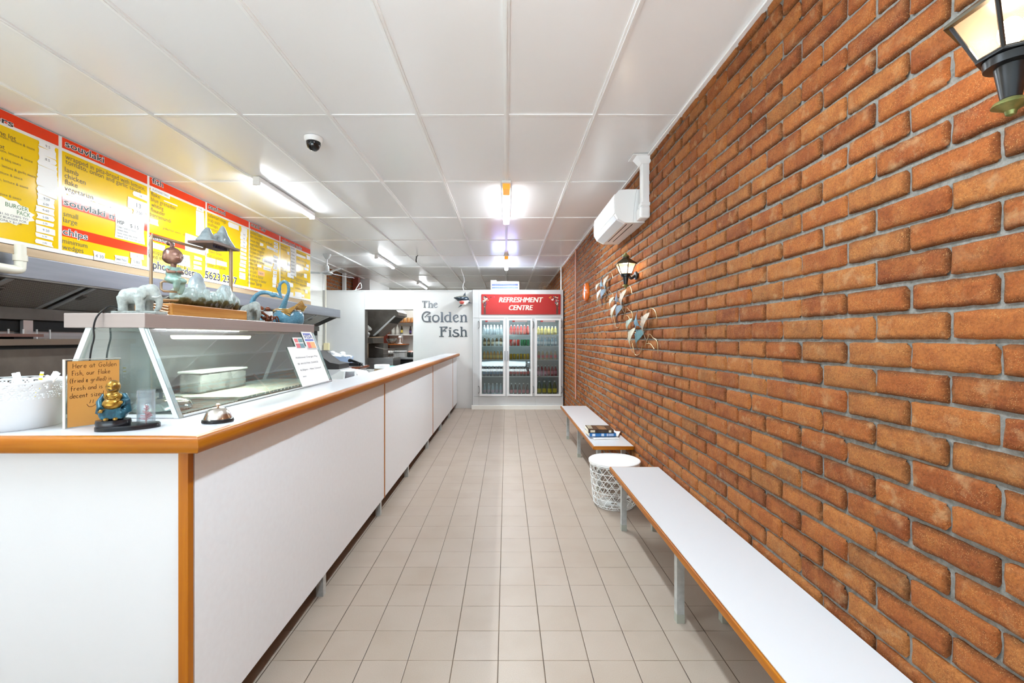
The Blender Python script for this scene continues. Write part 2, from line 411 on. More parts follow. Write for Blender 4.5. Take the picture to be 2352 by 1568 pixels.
def brick_wall(name, face, inward, y0, y1, z0, z1, mats, yoff=1.0678, zoff=1.436, fine_to=5.0):
    """bricks on the plane x = face, bulging along `inward` (+1/-1)"""
    me = bpy.data.meshes.new(name); V, Fc, UV, T, MI = [], [], [], [], []
    rng = random.Random(11); PZ, PY = 0.0864, 0.242; hb, lb = 0.0768, 0.2325
    k = math.floor((z0 - zoff) / PZ)
    while zoff + k * PZ < z1:
        zb = zoff + k * PZ + (PZ - hb) / 2; sh = yoff + (0 if k % 2 else 0.122)
        i = math.floor((y0 - sh) / PY)
        while sh + i * PY < y1:
            ys = sh + i * PY + (PY - lb) / 2 + rng.uniform(-.002, .002); near = ys < fine_to
            nu, nv = (14, 6) if ys < 3.0 else ((9, 4) if near else (4, 2))
            L, H = lb + rng.uniform(-.004, .003), hb + rng.uniform(-.003, .002); zz = zb + rng.uniform(-.0012, .0012)
            tone = (rng.random(), rng.random(), rng.random(), 1); sx, sz = rng.uniform(-50, 50), rng.uniform(-50, 50)
            tilt = rng.uniform(-.012, .012); push = rng.uniform(-.002, .002); cr = [rng.uniform(.005, .016) for _ in range(4)]
            o = len(V); us = [(1 - math.cos(PI * q / nu)) / 2 for q in range(nu + 1)]; vs_ = [(1 - math.cos(PI * q / nv)) / 2 for q in range(nv + 1)]
            grid = []
            for b_ in range(nv + 1):
                for a_ in range(nu + 1):
                    u, v = us[a_] * L, vs_[b_] * H
                    # rounded corners
                    cid = (0 if u < L / 2 else 1) + (0 if v < H / 2 else 2); rr = cr[cid]
                    du, dv = min(u, L - u), min(v, H - v)
                    if du < rr and dv < rr:
                        qx, qy = rr - du, rr - dv; dd = math.hypot(qx, qy)
                        if dd > rr:
                            sc = rr / dd; nu_, nv_ = rr - qx * sc, rr - qy * sc
                            u = nu_ if u < L / 2 else L - nu_; v = nv_ if v < H / 2 else H - nv_
                    wob = 0.0036 if near else 0
                    u2 = u + wob * noise.noise(Vector((sx + u * 30, sz + v * 40, 1))); v2 = v + wob * noise.noise(Vector((sx + u * 40, sz + v * 30, 7)))
                    d = min(min(u, L - u), min(v, H - v)); prof = 1 - (1 - min(d / 0.008, 1)) ** 2
                    dep = 0.0145 * prof + push + tilt * (u - L / 2) * 0.4 + (0.003 * noise.noise(Vector((sx + u * 22, sz + v * 22, 3))) if near else 0)
                    grid.append((u, v)); V.append((face + inward * dep, ys + u2, zz + v2))
            for b_ in range(nv):
                for a_ in range(nu):
                    q = [b_ * (nu + 1) + a_, b_ * (nu + 1) + a_ + 1, (b_ + 1) * (nu + 1) + a_ + 1, (b_ + 1) * (nu + 1) + a_]
                    if inward < 0: q = q[::-1]
                    Fc.append([o + w for w in q]); UV += [(grid[w][0] / L * 0.23, grid[w][1] / H * 0.076) for w in q]; T += [tone] * 4; MI.append(0)
            i += 1
        k += 1
    o = len(V); f = face + inward * 0.0012                         # mortar bed
    ny, nz = int((y1 - y0) / .5) + 1, 6
    for b_ in range(nz + 1):
        for a_ in range(ny + 1): V.append((f, y0 + (y1 - y0) * a_ / ny, z0 + (z1 - z0) * b_ / nz))
    for b_ in range(nz):
        for a_ in range(ny):
            q = [b_ * (ny + 1) + a_, b_ * (ny + 1) + a_ + 1, (b_ + 1) * (ny + 1) + a_ + 1, (b_ + 1) * (ny + 1) + a_]
            if inward < 0: q = q[::-1]
            Fc.append([o + w for w in q]); UV += [(0, 0)] * 4; T += [(0, 0, 0, 1)] * 4; MI.append(1)
    b = MB().box((face - inward * .12, y0, z0), (face - inward * .005, y1, z1)); o = len(V)
    V += [tuple(p) for p in b.v]
    for q in b.f: Fc.append([o + w for w in q]); UV += [(0, 0)] * 4; T += [(0, 0, 0, 1)] * 4; MI.append(1)
    me.from_pydata(V, [], Fc); me.update()
    uvl = me.uv_layers.new(name='uv'); uvl.data.foreach_set('uv', [w for q in UV for w in q])
    ca = me.color_attributes.new('tone', 'FLOAT_COLOR', 'CORNER'); ca.data.foreach_set('color', [w for q in T for w in q])
    for q in mats: me.materials.append(q)
    me.polygons.foreach_set('material_index', MI); me.polygons.foreach_set('use_smooth', [True] * len(me.polygons))
    return struct(link(name, me))
m_brick, m_mort = brick_mat(), mortar_mat()
brick_wall('wall_right', WR + .008, -1, -3.0, 15.0, 0.0, CEIL, (m_brick, m_mort))

# ---- left wall, bulkhead over the range hood, kitchen corner
def tile_wall_mat():
    m = bpy.data.materials.new('white_block_wall'); t = NT(m); c = t.coords('Object'); sp = t.n('ShaderNodeSeparateXYZ'); t.l(c, sp.inputs[0])
    fr = t.math('FRACT', t.math('DIVIDE', sp.outputs[2], 0.1)); ln = t.math('LESS_THAN', fr, 0.05)
    t.l(t.mix(t.math('MULTIPLY', ln, .35), lin((226, 223, 216)), lin((186, 182, 174))), t.b.inputs['Base Color']); t.b.inputs['Roughness'].default_value = .4; return m
struct(MB().box((WL - .1, -3, 0), (WL, 9.35, CEIL)).build('wall_left', tile_wall_mat()))
m_dbrick = m_brick
brick_wall('wall_left_kitchen', WL - .02, 1, 9.35, 11.1, 0, CEIL, (m_brick, m_mort), fine_to=-9)
struct(MB().box((WL - .1, 11.1, 0), (WL, 15, CEIL)).build('wall_left_rear', m_white))
struct(MB().box((WL - .1, 15.0, 0), (WR + .1, 15.1, CEIL)).build('wall_rear', M('rear_wall', (205, 203, 198), .6)))
struct(MB().box((WL, -.5, 2.01), (-3.345, 7.56, CEIL)).build('wall_bulkhead', m_white))
struct(MB().box((-3.345, -.5, 2.015), (-3.325, 7.56, 2.072)).build('trim_2', wood('pale_timber_strip', (176, 150, 118), (198, 172, 140), 1, 6, .5, 0)))
struct(MB().box((WL, 10.98, 0), (-3.66, 11.14, CEIL)).build('trim_3', M('red_brown_post', (138, 62, 46), .5)))
struct(MB().box((-3.79, 10.25, 1.6), (-3.72, 10.33, CEIL)).build('trim_4', m_white))
struct(MB().box((WL, 11.3, 2.31), (-3.48, 13.2, CEIL)).build('wall_duct', m_white))

# ---- partition across the back with the kitchen serving hatch
m_part = M('partition_paint', (216, 214, 211), .45, var=(2.5, (210, 208, 206)))
HX0, HX1, HZ0, HZ1, PT = -2.93, -1.93, 0.80, 2.045, 2.436
w = MB()
w.box((WL, YB, 0), (HX0, YB + .1, PT)); w.box((HX0, YB, HZ1), (HX1, YB + .1, PT)); w.box((HX1, YB, 0), (-.70, YB + .1, PT)); w.box((HX0, YB, 0), (HX1, YB + .1, HZ0))
struct(w.build('wall_back', m_part))
s_ = MB()
for x in (HX0, HX1): s_.box((x - .006, YB - .004, HZ1), (x + .006, YB, PT))
s_.box((WL, YB - .006, PT - .02), (-.7, YB + .106, PT + .006))
struct(s_.build('trim_5', M('seam_strip', (206, 206, 204), .4)))
h_ = MB(); h_.box((HX0, YB - .004, HZ0), (HX0 + .03, YB + .1, HZ1)); h_.box((HX0, YB - .004, HZ1 - .012), (HX1, YB + .1, HZ1))
struct(h_.build('trim_6', m_dsteel))
# kitchen walls behind the hatch
struct(MB().box((-3.15, 12.0, 0), (-.6, 12.1, 2.3)).build('wall_kitchen', M('kitchen_white', (222, 220, 214), .5)))
struct(MB().box((WL, 12.0, 0), (-3.15, 12.1, 2.3)).build('wall_kitchen_cream', M('kitchen_cream', (226, 200, 168), .6)))
struct(MB().box((-3.28, 11.88, 0), (-3.17, 12.0, 2.3)).build('trim_7', M('red_brown_post')))

# ---- shop front behind the camera (seen in the reflections of the fridge glass)
m_fr = M('shop_front_frame', (66, 44, 36), .4)
w = MB(); w.box((WL, -3.1, 0), (WR, -3.0, .12)); w.box((WL, -3.1, 2.8), (WR, -3.0, CEIL))
for x in (WL, -2.55, -1.3, -.08, .92): w.box((x, -3.12, .1), (x + .09, -3.0, 2.78))
w.box((WL, -3.1, 2.05), (WR, -3.02, 2.13)); w.box((WR - .08, -3.1, 0), (WR, -3, CEIL))
struct(w.build('wall_front', m_fr))
struct(MB().box((-14, -16, -.1), (12, -3.12, -.02)).build('pavement', M('asphalt', (190, 189, 187), .8, var=(4, (170, 169, 166)))))
hd = MB(); rng = random.Random(5)
for i in range(60):
    c = Vector((rng.uniform(-11, 9), rng.uniform(-13.5, -11), rng.uniform(.2, 1.3))); hd.ball(c, rng.uniform(.5, 1.1), 8, 6)
hd = hd.build('hedge', M('hedge_leaves', (64, 78, 50), .8, var=(6, (30, 42, 24))), smooth=True); hd['kind'] = 'stuff'
hd['label'] = 'green hedge across the street from the shop front'; hd['category'] = 'hedge'

# ---- copper pipe down the brick wall, conduit in the corners, cover strip
pp = MB().tube([(WR - .02, 7.49, .42), (WR - .02, 7.49, CEIL)], .012, 10)
tag(pp.build('wall_pipe', M('salmon_painted_pipe', (214, 150, 128), .3), smooth=True), 'thin salmon painted pipe running up the brick wall near the fridge', 'pipe')
pp = MB().tube([(WR - .035, 9.35, 2.446), (WR - .035, 9.35, CEIL)], .016, 10)
tag(pp.build('conduit', m_gloss_white, smooth=True), 'short white conduit rising from the top of the drinks fridge to the ceiling', 'conduit')
t_ = thing('conduit', 'long cream conduit with a switch box down the far left corner', 'conduit', (-3.735, YB - .02, 1.2))
MB().tube([(0, 0, -.1), (0, 0, CEIL - 1.2)], .014, 10).build('pipe', M('cream_plastic', (226, 220, 204), .4), t_, True)
MB().rbox((-.03, -.04, .0), (.08, .015, .15), .006).build('switch_box', M('switch_box_cream', (238, 222, 176), .4), t_)
# ================================================================== CEILING FITTINGS
m_tube = lamp_mat('lit_tube', (242, 249, 255), 19)
m_yel = M('yellowed_plastic', (226, 160, 60), .4, emit=((226, 150, 50), .25))
def batten(x, y0, L, label, kind, power=20, tint=(.82, .94, 1.0)):
    t = thing('fluorescent_light', label, 'ceiling light', (x, y0, CEIL), 0, 'bare tube ceiling lights')
    if kind == 'bare':
        MB().rbox((-.03, 0, -.05), (.03, L, -.004), .006).build('body', m_gloss_white, t)
        for y in (0, L - .03): MB().rbox((-.032, y, -.085), (.032, y + .03, -.045), .005).build('end_cap', m_gloss_white, t)
        MB().cyl((0, .03, -.068), (0, L - .03, -.068), .015, n=12).build('tube', m_tube, t, True)
    else:
        MB().rbox((-.045, -.02, -.03), (.045, L + .02, -.004), .005).build('body', m_gloss_white, t)
        MB().rbox((-.035, 0, -.085), (.035, .19, -.03), .006).build('end_cap', m_yel, t)['label'] = 'yellowed plastic end'
        MB().rbox((-.035, .19, -.085), (.035, L, -.03), .01).build('diffuser', lamp_mat('lit_diffuser', (246, 250, 255), 8), t)
    l = area('tube_light', (x, y0 + L / 2, CEIL - .1), (0, 0, 0), .08, L, power, tint); l.parent = None
    return t
batten(-2.33, .36, 1.22, 'bare tube ceiling light close to the shop front', 'bare', 17, (.7, .88, 1))
batten(0, .5, 1.2, 'ceiling light with yellowed end close to the shop front', 'boxed', 17, (.7, .88, 1))
batten(-2.33, 4.13, 1.22, 'bare tube ceiling light nearest the yellow menu boards', 'bare')
batten(-2.33, 7.95, 1.22, 'bare tube ceiling light near the ceiling fan', 'bare', 14)
batten(-2.33, 11.7, 1.22, 'bare tube ceiling light half hidden by the partition top', 'bare')
batten(0, 4.25, 1.33, 'ceiling light with yellowed end above the middle of the aisle', 'boxed')
batten(0, 8.0, 1.33, 'ceiling light with yellowed end just before the blue insect zapper', 'boxed', 14)

t = thing('security_camera', 'black dome security camera on the white ceiling', 'security camera', (-1.455, 3.35, CEIL))
MB().lathe([(.0, 0), (.066, 0), (.066, -.014), (.058, -.034), (.05, -.036)], n=28).build('collar', m_gloss_white, t, True)
MB().lathe([(.052, -.034), (.05, -.055), (.042, -.078), (.026, -.094), (0, -.1)], n=28).build('dome', M('smoked_dome', (16, 16, 17), .08), t, True)

t = thing('ceiling_fan', 'white ceiling fan with thin blades near the far left corner', 'ceiling fan', (-3.23, 8.0, CEIL))
m_fan = M('fan_enamel', (206, 208, 208), .3, .3)
MB().lathe([(0, 0), (.075, 0), (.066, -.03), (.03, -.085), (.012, -.09)], n=24).build('canopy', m_fan, t, True)
MB().cyl((0, 0, -.08), (0, 0, -.27), .012, n=12).build('rod', m_fan, t, True)
MB().lathe([(.012, -.2), (.035, -.205), (.042, -.29), (.05, -.3), (.1, -.33), (.105, -.345), (.06, -.365), (0, -.37)], n=28).build('motor', m_fan, t, True)
for k in range(3):
    a = math.radians(190 + 120 * k); r = Matrix.Rotation(a, 3, 'Z') @ Matrix.Rotation(math.radians(9), 3, 'X')
    b = MB().cbox((0, 0, 0), (.56, .12, .004)); q = MB(); q.add([r @ (p + Vector((.4, 0, 0))) + Vector((0, 0, -.335)) for p in b.v], b.f)
    b = MB().cbox((0, 0, 0), (.2, .03, .006)); q.add([r @ (p + Vector((.16, 0, .003))) + Vector((0, 0, -.335)) for p in b.v], b.f)
    q.build('blade', m_fan, t)

t = thing('insect_zapper', 'glowing blue insect zapper on the wall top above the red sign', 'insect zapper', (-.03, 9.45, 2.45))
MB().rbox((-.3, -.06, .15), (.3, .06, .2), .005).build('hood', m_alu, t)
MB().box((-.3, .04, 0), (.3, .05, .15)).build('reflector', M('zapper_back', (120, 136, 205), .3), t)  # blue glow of the tubes painted into the back plate
for x in (-.3, .28): MB().box((x, -.06, 0), (x + .02, .06, .15)).build('side_panel', m_alu, t)
for z in (.04, .1): MB().cyl((-.27, .0, z), (.27, .0, z), .013, n=10).build('tube', lamp_mat('ultraviolet_tube', (120, 140, 255), 1.5), t)
q = MB()
for i in range(34): q.cyl((-.272 + i * .0165, -.055, .005), (-.272 + i * .0165, -.055, .148), .0012, n=4)
q.build('grille', m_alu, t)
MB().rbox((-.3, -.065, .2), (-.18, .06, .225), .004).build('cover', m_gloss_white, t)
area('zapper_glow', (-.03, 9.36, 2.53), (math.radians(90), 0, PI), .5, .1, 1.0, (.35, .42, 1))

t = thing('desk_fan', 'brown wire cage fan standing on top of the drinks fridge', 'fan', (.83, 9.62, 2.442))
q = MB()
for k in range(1, 6): q.tube([(.026 * k * math.cos(a), -.03 + .006 * k, .1 + .026 * k * math.sin(a)) for a in [2 * PI * i / 20 for i in range(20)]], .0025, 5, closed=True)
for k in range(24):
    a = 2 * PI * k / 24; q.tube([(0, -.03, .1), (.13 * math.cos(a), .0, .1 + .13 * math.sin(a))], .0018, 4)
q.build('cage', M('brown_wire', (120, 92, 66), .4, .4), t)
MB().lathe([(0, 0.0), (.04, .0), (.04, .08), (0, .09)], (0, 0, .1), 16, 'y').build('motor', m_dsteel, t, True)
MB().lathe([(0, .0), (.09, 0), (.08, .015), (.015, .03), (.013, .1)], n=20).build('stand', m_dsteel, t, True)

q = MB().tube(spl([(-1.62, 8.12, CEIL), (-1.6, 7.9, CEIL - .06), (-1.57, 7.75, CEIL - .1)]), .008, 6).tube(spl([(-1.6, 7.92, CEIL - .06), (-1.605, 7.9, CEIL - .12), (-1.6, 7.9, CEIL - .16)]), .01, 6)
tag(q.build('loose_cable', m_dark), 'short black cable end hanging from the ceiling panels', 'cable')
q = MB().tube(spl([(-3.15, 9.25, 2.442), (-3.05, 9.26, 2.6), (-3.02, 9.26, 2.5), (-3.1, 9.27, 2.47), (-3.18, 9.27, 2.445), (-2.98, 9.27, 2.444)]), .007, 6)
tag(q.build('loose_cable', m_gloss_white), 'white loop of cable lying on the partition top above the hatch', 'cable')
q = MB().tube(spl([(-.98, 9.6, CEIL - .01), (-.9, 9.5, 2.7), (-.92, 9.4, 2.55), (-.88, 9.26, 2.445), (-.8, 9.26, 2.444)]), .006, 6)
tag(q.build('loose_cable', m_gloss_white), 'white cable dropping behind the shark head on the wall', 'cable')

# ================================================================== COUNTER
XP, ZP, CY0 = -1.02, .118, 1.42
t = thing('service_counter', 'long white laminate shop counter edged in varnished timber', 'counter', (XP, CY0, 0))
def L(p): return (p[0] - XP, p[1] - CY0, p[2])
def lb(a, b, mb=None): return (mb or MB()).box(L(a), L(b))
seams = [1.445, 3.716, 6.16, 8.46, 9.19]
for i in range(4): lb((XP - .018, seams[i] + .008, ZP), (XP, seams[i + 1] - .008, 1.088)).build('front_panel', m_lam, t)
for y in seams[1:4]: lb((XP - .012, y - .008, ZP - .004), (XP + .004, y + .008, 1.088)).build('timber_strip', m_edgez, t)
lb((-2.2, CY0 + .012, 0.05), (XP - .03, CY0 + .03, 1.088)).build('end_panel', M('white_laminate_end', (216, 216, 218), .35), t)
MB().rbox(L((XP - .03, CY0, .02)), L((XP + .002, CY0 + .026, 1.088)), .002).build('corner_post', m_edgez, t)
for y in (1.37, 2.484, 3.61, 4.63, 5.82, 6.98, 8.05): lb((XP - .045, y, 0), (XP - .005, y + .04, ZP + .04)).build('leg', m_galv, t)
lb((-1.155, CY0 + .05, 0), (-1.14, 9.19, ZP + .3)).build('plinth', M('brown_plinth', (92, 72, 58), .6), t)
lb((-1.215, CY0 + .05, ZP + .1), (-1.195, 9.19, 1.09)).build('back_panel', m_lam, t)
# top: laminate slab with its rounded timber nosing
q = MB()
q.prism([L(p)[:2] for p in ((-2.2, 1.405, 0), (-.985, 1.405, 0), (-.985, 9.06, 0), (-1.24, 9.06, 0), (-1.24, 3.35, 0), (-1.8, 3.35, 0), (-1.8, 1.72, 0), (-2.2, 1.72, 0))], (0, 0, CT - .034), X, Y, (0, 0, .034))
q.build('countertop', m_lamtop, t)
nose = [(0, 0), (0, -.052), (.008, -.052)] + [(.019 + .014 * math.sin(a), -.026 - .026 * math.cos(a)) for a in [PI * i / 10 for i in range(1, 10)]] + [(.012, .0)]
def nosing(p0, p1, out, name, mat, m0=0, m1=0):
    p0, p1 = Vector(p0), Vector(p1); d = (p1 - p0).normalized(); out = Vector(out); vs = []
    for p, s_ in ((p0, m0), (p1, m1)):
        for a, b in nose: vs.append(p + out * a + Z * b + d * (a * s_))
    k = len(nose); fs = [tuple(range(k)), tuple(range(k, 2 * k))[::-1]] + [(i, k + i, k + (i + 1) % k, (i + 1) % k) for i in range(k)]
    q = MB(); q.add([L(v) for v in vs], fs); return q.build(name, mat, t, 45)
nosing((-.985, 1.405, CT), (-.985, 9.06, CT), (1, 0, 0), 'timber_edge', m_edge, -1, .6)
nosing((-2.2, 1.405, CT), (-.985, 1.405, CT), (0, -1, 0), 'timber_edge', m_edgex, 0, 1)
nosing((-1.24, 9.06, CT), (-.985, 9.06, CT), (0, 1, 0), 'timber_edge', m_edgex, 0, .6)

# ================================================================== BENCHES
m_bt = M('bench_laminate', (206, 206, 208), .25)
def bench(y0, y1, legs, label):
    t = thing('bench', label, 'bench', (.985, y0, 0), 0, 'low benches along the brick wall'); ZB = .455; w0, w1 = -.19, .185; L_ = y1 - y0
    MB().box((w0 + .012, .012, ZB - .032), (w1, L_ - .012, ZB)).build('seat', m_bt, t)
    q = MB().rbox((w0, 0, ZB - .033), (w0 + .013, L_, ZB - .0005), .005).build('timber_edge', m_edge, t)
    for y in (0, L_ - .013): MB().rbox((w0 + .008, y, ZB - .033), (w1, y + .013, ZB - .0005), .005).build('timber_edge', m_edgex, t)
    for y in legs:
        for x in (-.12, .11):
            l = MB().box((x, y, .045), (x + .038, y + .038, ZB - .03)).build('leg', m_galv, t)
            MB().box((x - .001, y - .001, 0), (x + .039, y + .039, .045)).build('foot', M('worn_galvanised', (176, 178, 166), .5, .4), l)
        MB().box((-.09, y + .004, ZB - .06), (.12, y + .03, ZB - .031)).build('rail', m_galv, t)
    return t
bench(.25, 3.43, (.3, 2.0, 3.08), 'long white bench nearest the camera along the brick wall')
bench(4.07, 6.53, (.15, 1.32, 2.3), 'white bench with books on it beyond the wire basket')

# ================================================================== WIRE BASKET
t = thing('wire_basket', 'white wire basket with a round lid between the two benches', 'basket', (.94, 3.865, 0))
m_wire = M('white_powder_coat', (240, 240, 238), .35)
HB, R0, R1 = .365, .175, .212
def RB(z): return R0 + (R1 - R0) * (min(z / HB, 1)) ** .8
def ringp(z, r=None, n=40): return [((r or RB(z)) * math.cos(2 * PI * i / n), (r or RB(z)) * math.sin(2 * PI * i / n), z) for i in range(n)]
q = MB()
for i, z in enumerate((.03, .085, .14, .195, .25, .305, .36)): q.tube(ringp(z), .0026, 6, closed=True)
for k in range(18):
    for sg in (1, -1):
        pts = []
        for i in range(15):
            z = .004 + (HB - .004) * i / 14; a = 2 * PI * k / 18 + sg * z / HB * PI * .46; r = RB(z) * (1 if z > .03 else .9 + .1 * z / .03); pts.append((r * math.cos(a), r * math.sin(a), z))
        q.tube(pts, .0024, 6)
q.build('cage', m_wire, t, True)
q = MB().tube(ringp(.004, .158), .0028, 6, closed=True).tube(ringp(.006, .03, 20), .0028, 6, closed=True)
for k in range(36):
    a = 2 * PI * k / 36; q.tube([(.03 * math.cos(a), .03 * math.sin(a), .006), (.158 * math.cos(a), .158 * math.sin(a), .004)], .0022, 5)
q.build('base', m_wire, t, True)
q = MB().lathe([(0, .394), (.214, .394), (.22, .39), (.22, .37), (.214, .368), (0, .368)], n=56).build('lid', m_gloss_white, t, 30)
MB().cbox((.0, .0, .3945), (.105, .011, .001), Matrix.Rotation(-.45, 3, 'Z')).build('slot', M('slot_white', (252, 252, 252), .4, emit=((255, 255, 255), .0)), q)

# ================================================================== BOOKS ON THE FAR BENCH
BZ0 = .456
def book(name, label, c, sx, sy, th, z, rot, cover, pages, extra=None, cat='book'):
    t = thing(name, label, cat, (c[0], c[1], z), rot, 'reading matter on the bench')
    MB().rbox((-sx / 2, -sy / 2, 0), (sx / 2, sy / 2, th), min(.003, th * .3)).build('cover', cover, t)
    if pages: MB().box((-sx / 2 - .001, -sy / 2 + .006, .003), (sx / 2 - .01, sy / 2 + .001, th - .003)).build('pages', M('book_pages', (230, 222, 200), .8), t)
    if extra: extra(t, sx, sy, th)
    return t
def mag(t, sx, sy, th): MB().box((-sx / 2 + .02, -sy / 2 + .02, th), (sx / 2 - .03, sy / 2 - .05, th + .0006)).build('picture', M('magazine_picture', (196, 206, 222), .4, var=(22, (236, 232, 226))), t)
book('magazine', 'white magazine at the bottom of the stack on the far bench', (.975, 4.46), .25, .24, .012, BZ0, .06, M('magazine_white', (238, 236, 234), .3), False, mag, 'magazine')
book('loose_papers', 'curled white papers beside the book stack against the brick wall', (1.07, 4.55), .17, .24, .006, BZ0 + .0125, -.35, m_paper, False, None, 'papers')
def blue(t, sx, sy, th):
    for a, b, c in ((-.40, -.29, (226, 236, 246)), (-.06, .04, (214, 226, 240)), (.14, .2, (190, 204, 228)), (.22, .4, (160, 184, 220))):
        MB().box((a * sx, -sy / 2 - .0012, .004), (b * sx, -sy / 2, th - .003)).build('spine_mark', M('spine%d' % int(a * 100), c, .4), t)
    MB().box((-.1, -.1, th), (.11, .1, th + .0006)).build('picture', M('blue_cover_art', (38, 60, 96), .3, var=(26, (130, 150, 190))), t)
book('book', 'thick blue book with a pale marked spine under the dark book', (.95, 4.5), .265, .235, .032, BZ0 + .0195, .03, M('blue_cover', (36, 110, 176), .3), True, blue)
def darkb(t, sx, sy, th):
    MB().box((-.115, -.06, th), (-.07, .1, th + .0006)).build('title_block', M('cover_title', (196, 186, 160), .4, var=(60, (60, 48, 40))), t)
    MB().box((-.02, -.1, th), (.06, .06, th + .0006)).build('picture', M('dark_cover_art', (70, 58, 44), .3, var=(30, (168, 120, 80))), t)
    for a, b in ((-.42, -.24), (.3, .4)): MB().box((a * sx, -sy / 2 - .0012, .006), (b * sx, -sy / 2, th - .006)).build('spine_mark', M('spine_cream', (220, 206, 178), .4), t)
book('book', 'dark covered book lying on top of the stack', (.94, 4.5), .25, .225, .034, BZ0 + .053, -.03, M('dark_cover', (46, 36, 32), .25, var=(18, (74, 60, 48))), True, darkb)

# ================================================================== AIR CONDITIONER
t = thing('air_conditioner', 'white split air conditioner high on the brick wall', 'air conditioner', (WR, 3.8, 2.435))
prof = [(0, 0), (-.17, .0), (-.235, .035), (-.258, .075), (-.262, .12), (-.262, .2), (-.25, .25), (-.225, .278), (-.16, .285), (0, .285)]
k = len(prof); vs = [(a, 0, b) for a, b in prof] + [(a, .89, b) for a, b in prof]
q = MB(); q.add(vs, [tuple(range(k)), tuple(range(k, 2 * k))[::-1]] + [(i, k + i, k + (i + 1) % k, (i + 1) % k) for i in range(k)])
q.build('body', m_gloss_white, t, 25)
MB().prism([(-.266, .078), (-.268, .12), (-.267, .2), (-.262, .245), (-.252, .245), (-.252, .078)], (0, .006, 0), X, Z, (0, .878, 0)).build('front_panel', M('ac_panel', (242, 242, 241), .25), t)
MB().prism([(-.172, -.003), (-.24, .033), (-.262, .07), (-.255, .075), (-.232, .04), (-.168, .004)], (0, .04, 0), X, Z, (0, .8, 0)).build('louvre', M('ac_louvre', (216, 217, 219), .4), t)
for x0 in (-.15, -.1): MB().box((x0, .05, -.003), (x0 + .006, .75, .001)).build('vent_slot', m_dark, t)
MB().prism([(-.105, .004), (-.1, .1), (-.09, .2), (-.078, .28)] + [(-.075, .28), (-.087, .2), (-.097, .1), (-.102, .004)], (0, -.002, 0), X, Z, (0, .003, 0)).build('side_seam', M('ac_seam', (200, 200, 200), .5), t)
dct = thing('duct_cover', 'white pipe cover rising from the air conditioner to the ceiling', 'duct cover', (WR, 3.72, 2.44))
MB().rbox((-.07, -.05, .06), (-.001, .02, CEIL - 2.44 - .06), .012).build('channel', m_gloss_white, dct)
MB().rbox((-.085, -.06, .0), (-.001, .075, .1), .016).build('elbow', m_gloss_white, dct)
MB().rbox((-.078, -.058, .1), (-.001, .028, .13), .004).build('joiner', m_gloss_white, dct)
q = MB(); a = MB().box((-.085, -.06, 0), (0, .03, 0)); zt = CEIL - 2.44
q.add([(-.075, -.055, zt - .07), (0, -.055, zt - .07), (0, .025, zt - .07), (-.075, .025, zt - .07), (-.12, -.075, zt - .006), (0, -.075, zt - .006), (0, .05, zt - .006), (-.12, .05, zt - .006)],
      [(0, 3, 2, 1), (4, 5, 6, 7), (0, 1, 5, 4), (1, 2, 6, 5), (2, 3, 7, 6), (3, 0, 4, 7)]); q.box((-.15, -.085, zt - .008), (0, .07, zt - .001))
q.build('ceiling_flange', m_gloss_white, dct)

# ================================================================== WALL LANTERNS
m_pane = bpy.data.materials.new('lantern_pane'); tt = NT(m_pane); tt.t.nodes.remove(tt.b)
a1, a2, a3 = tt.n('ShaderNodeBsdfTransparent'), tt.n('ShaderNodeBsdfTranslucent'), tt.n('ShaderNodeEmission')
a1.inputs[0].default_value = lin((252, 242, 228)); a2.inputs[0].default_value = lin((250, 228, 200)); a3.inputs[0].default_value = lin((255, 200, 150)); a3.inputs[1].default_value = .12
mx = tt.n('ShaderNodeMixShader'); mx.inputs[0].default_value = .12; tt.l(a1.outputs[0], mx.inputs[1]); tt.l(a2.outputs[0], mx.inputs[2])
ad = tt.n('ShaderNodeAddShader'); tt.l(mx.outputs[0], ad.inputs[0]); tt.l(a3.outputs[0], ad.inputs[1]); tt.l(ad.outputs[0], tt.out.inputs[0])
m_brass = M('aged_brass', (150, 140, 84), .4, .7, var=(60, (104, 118, 70)))
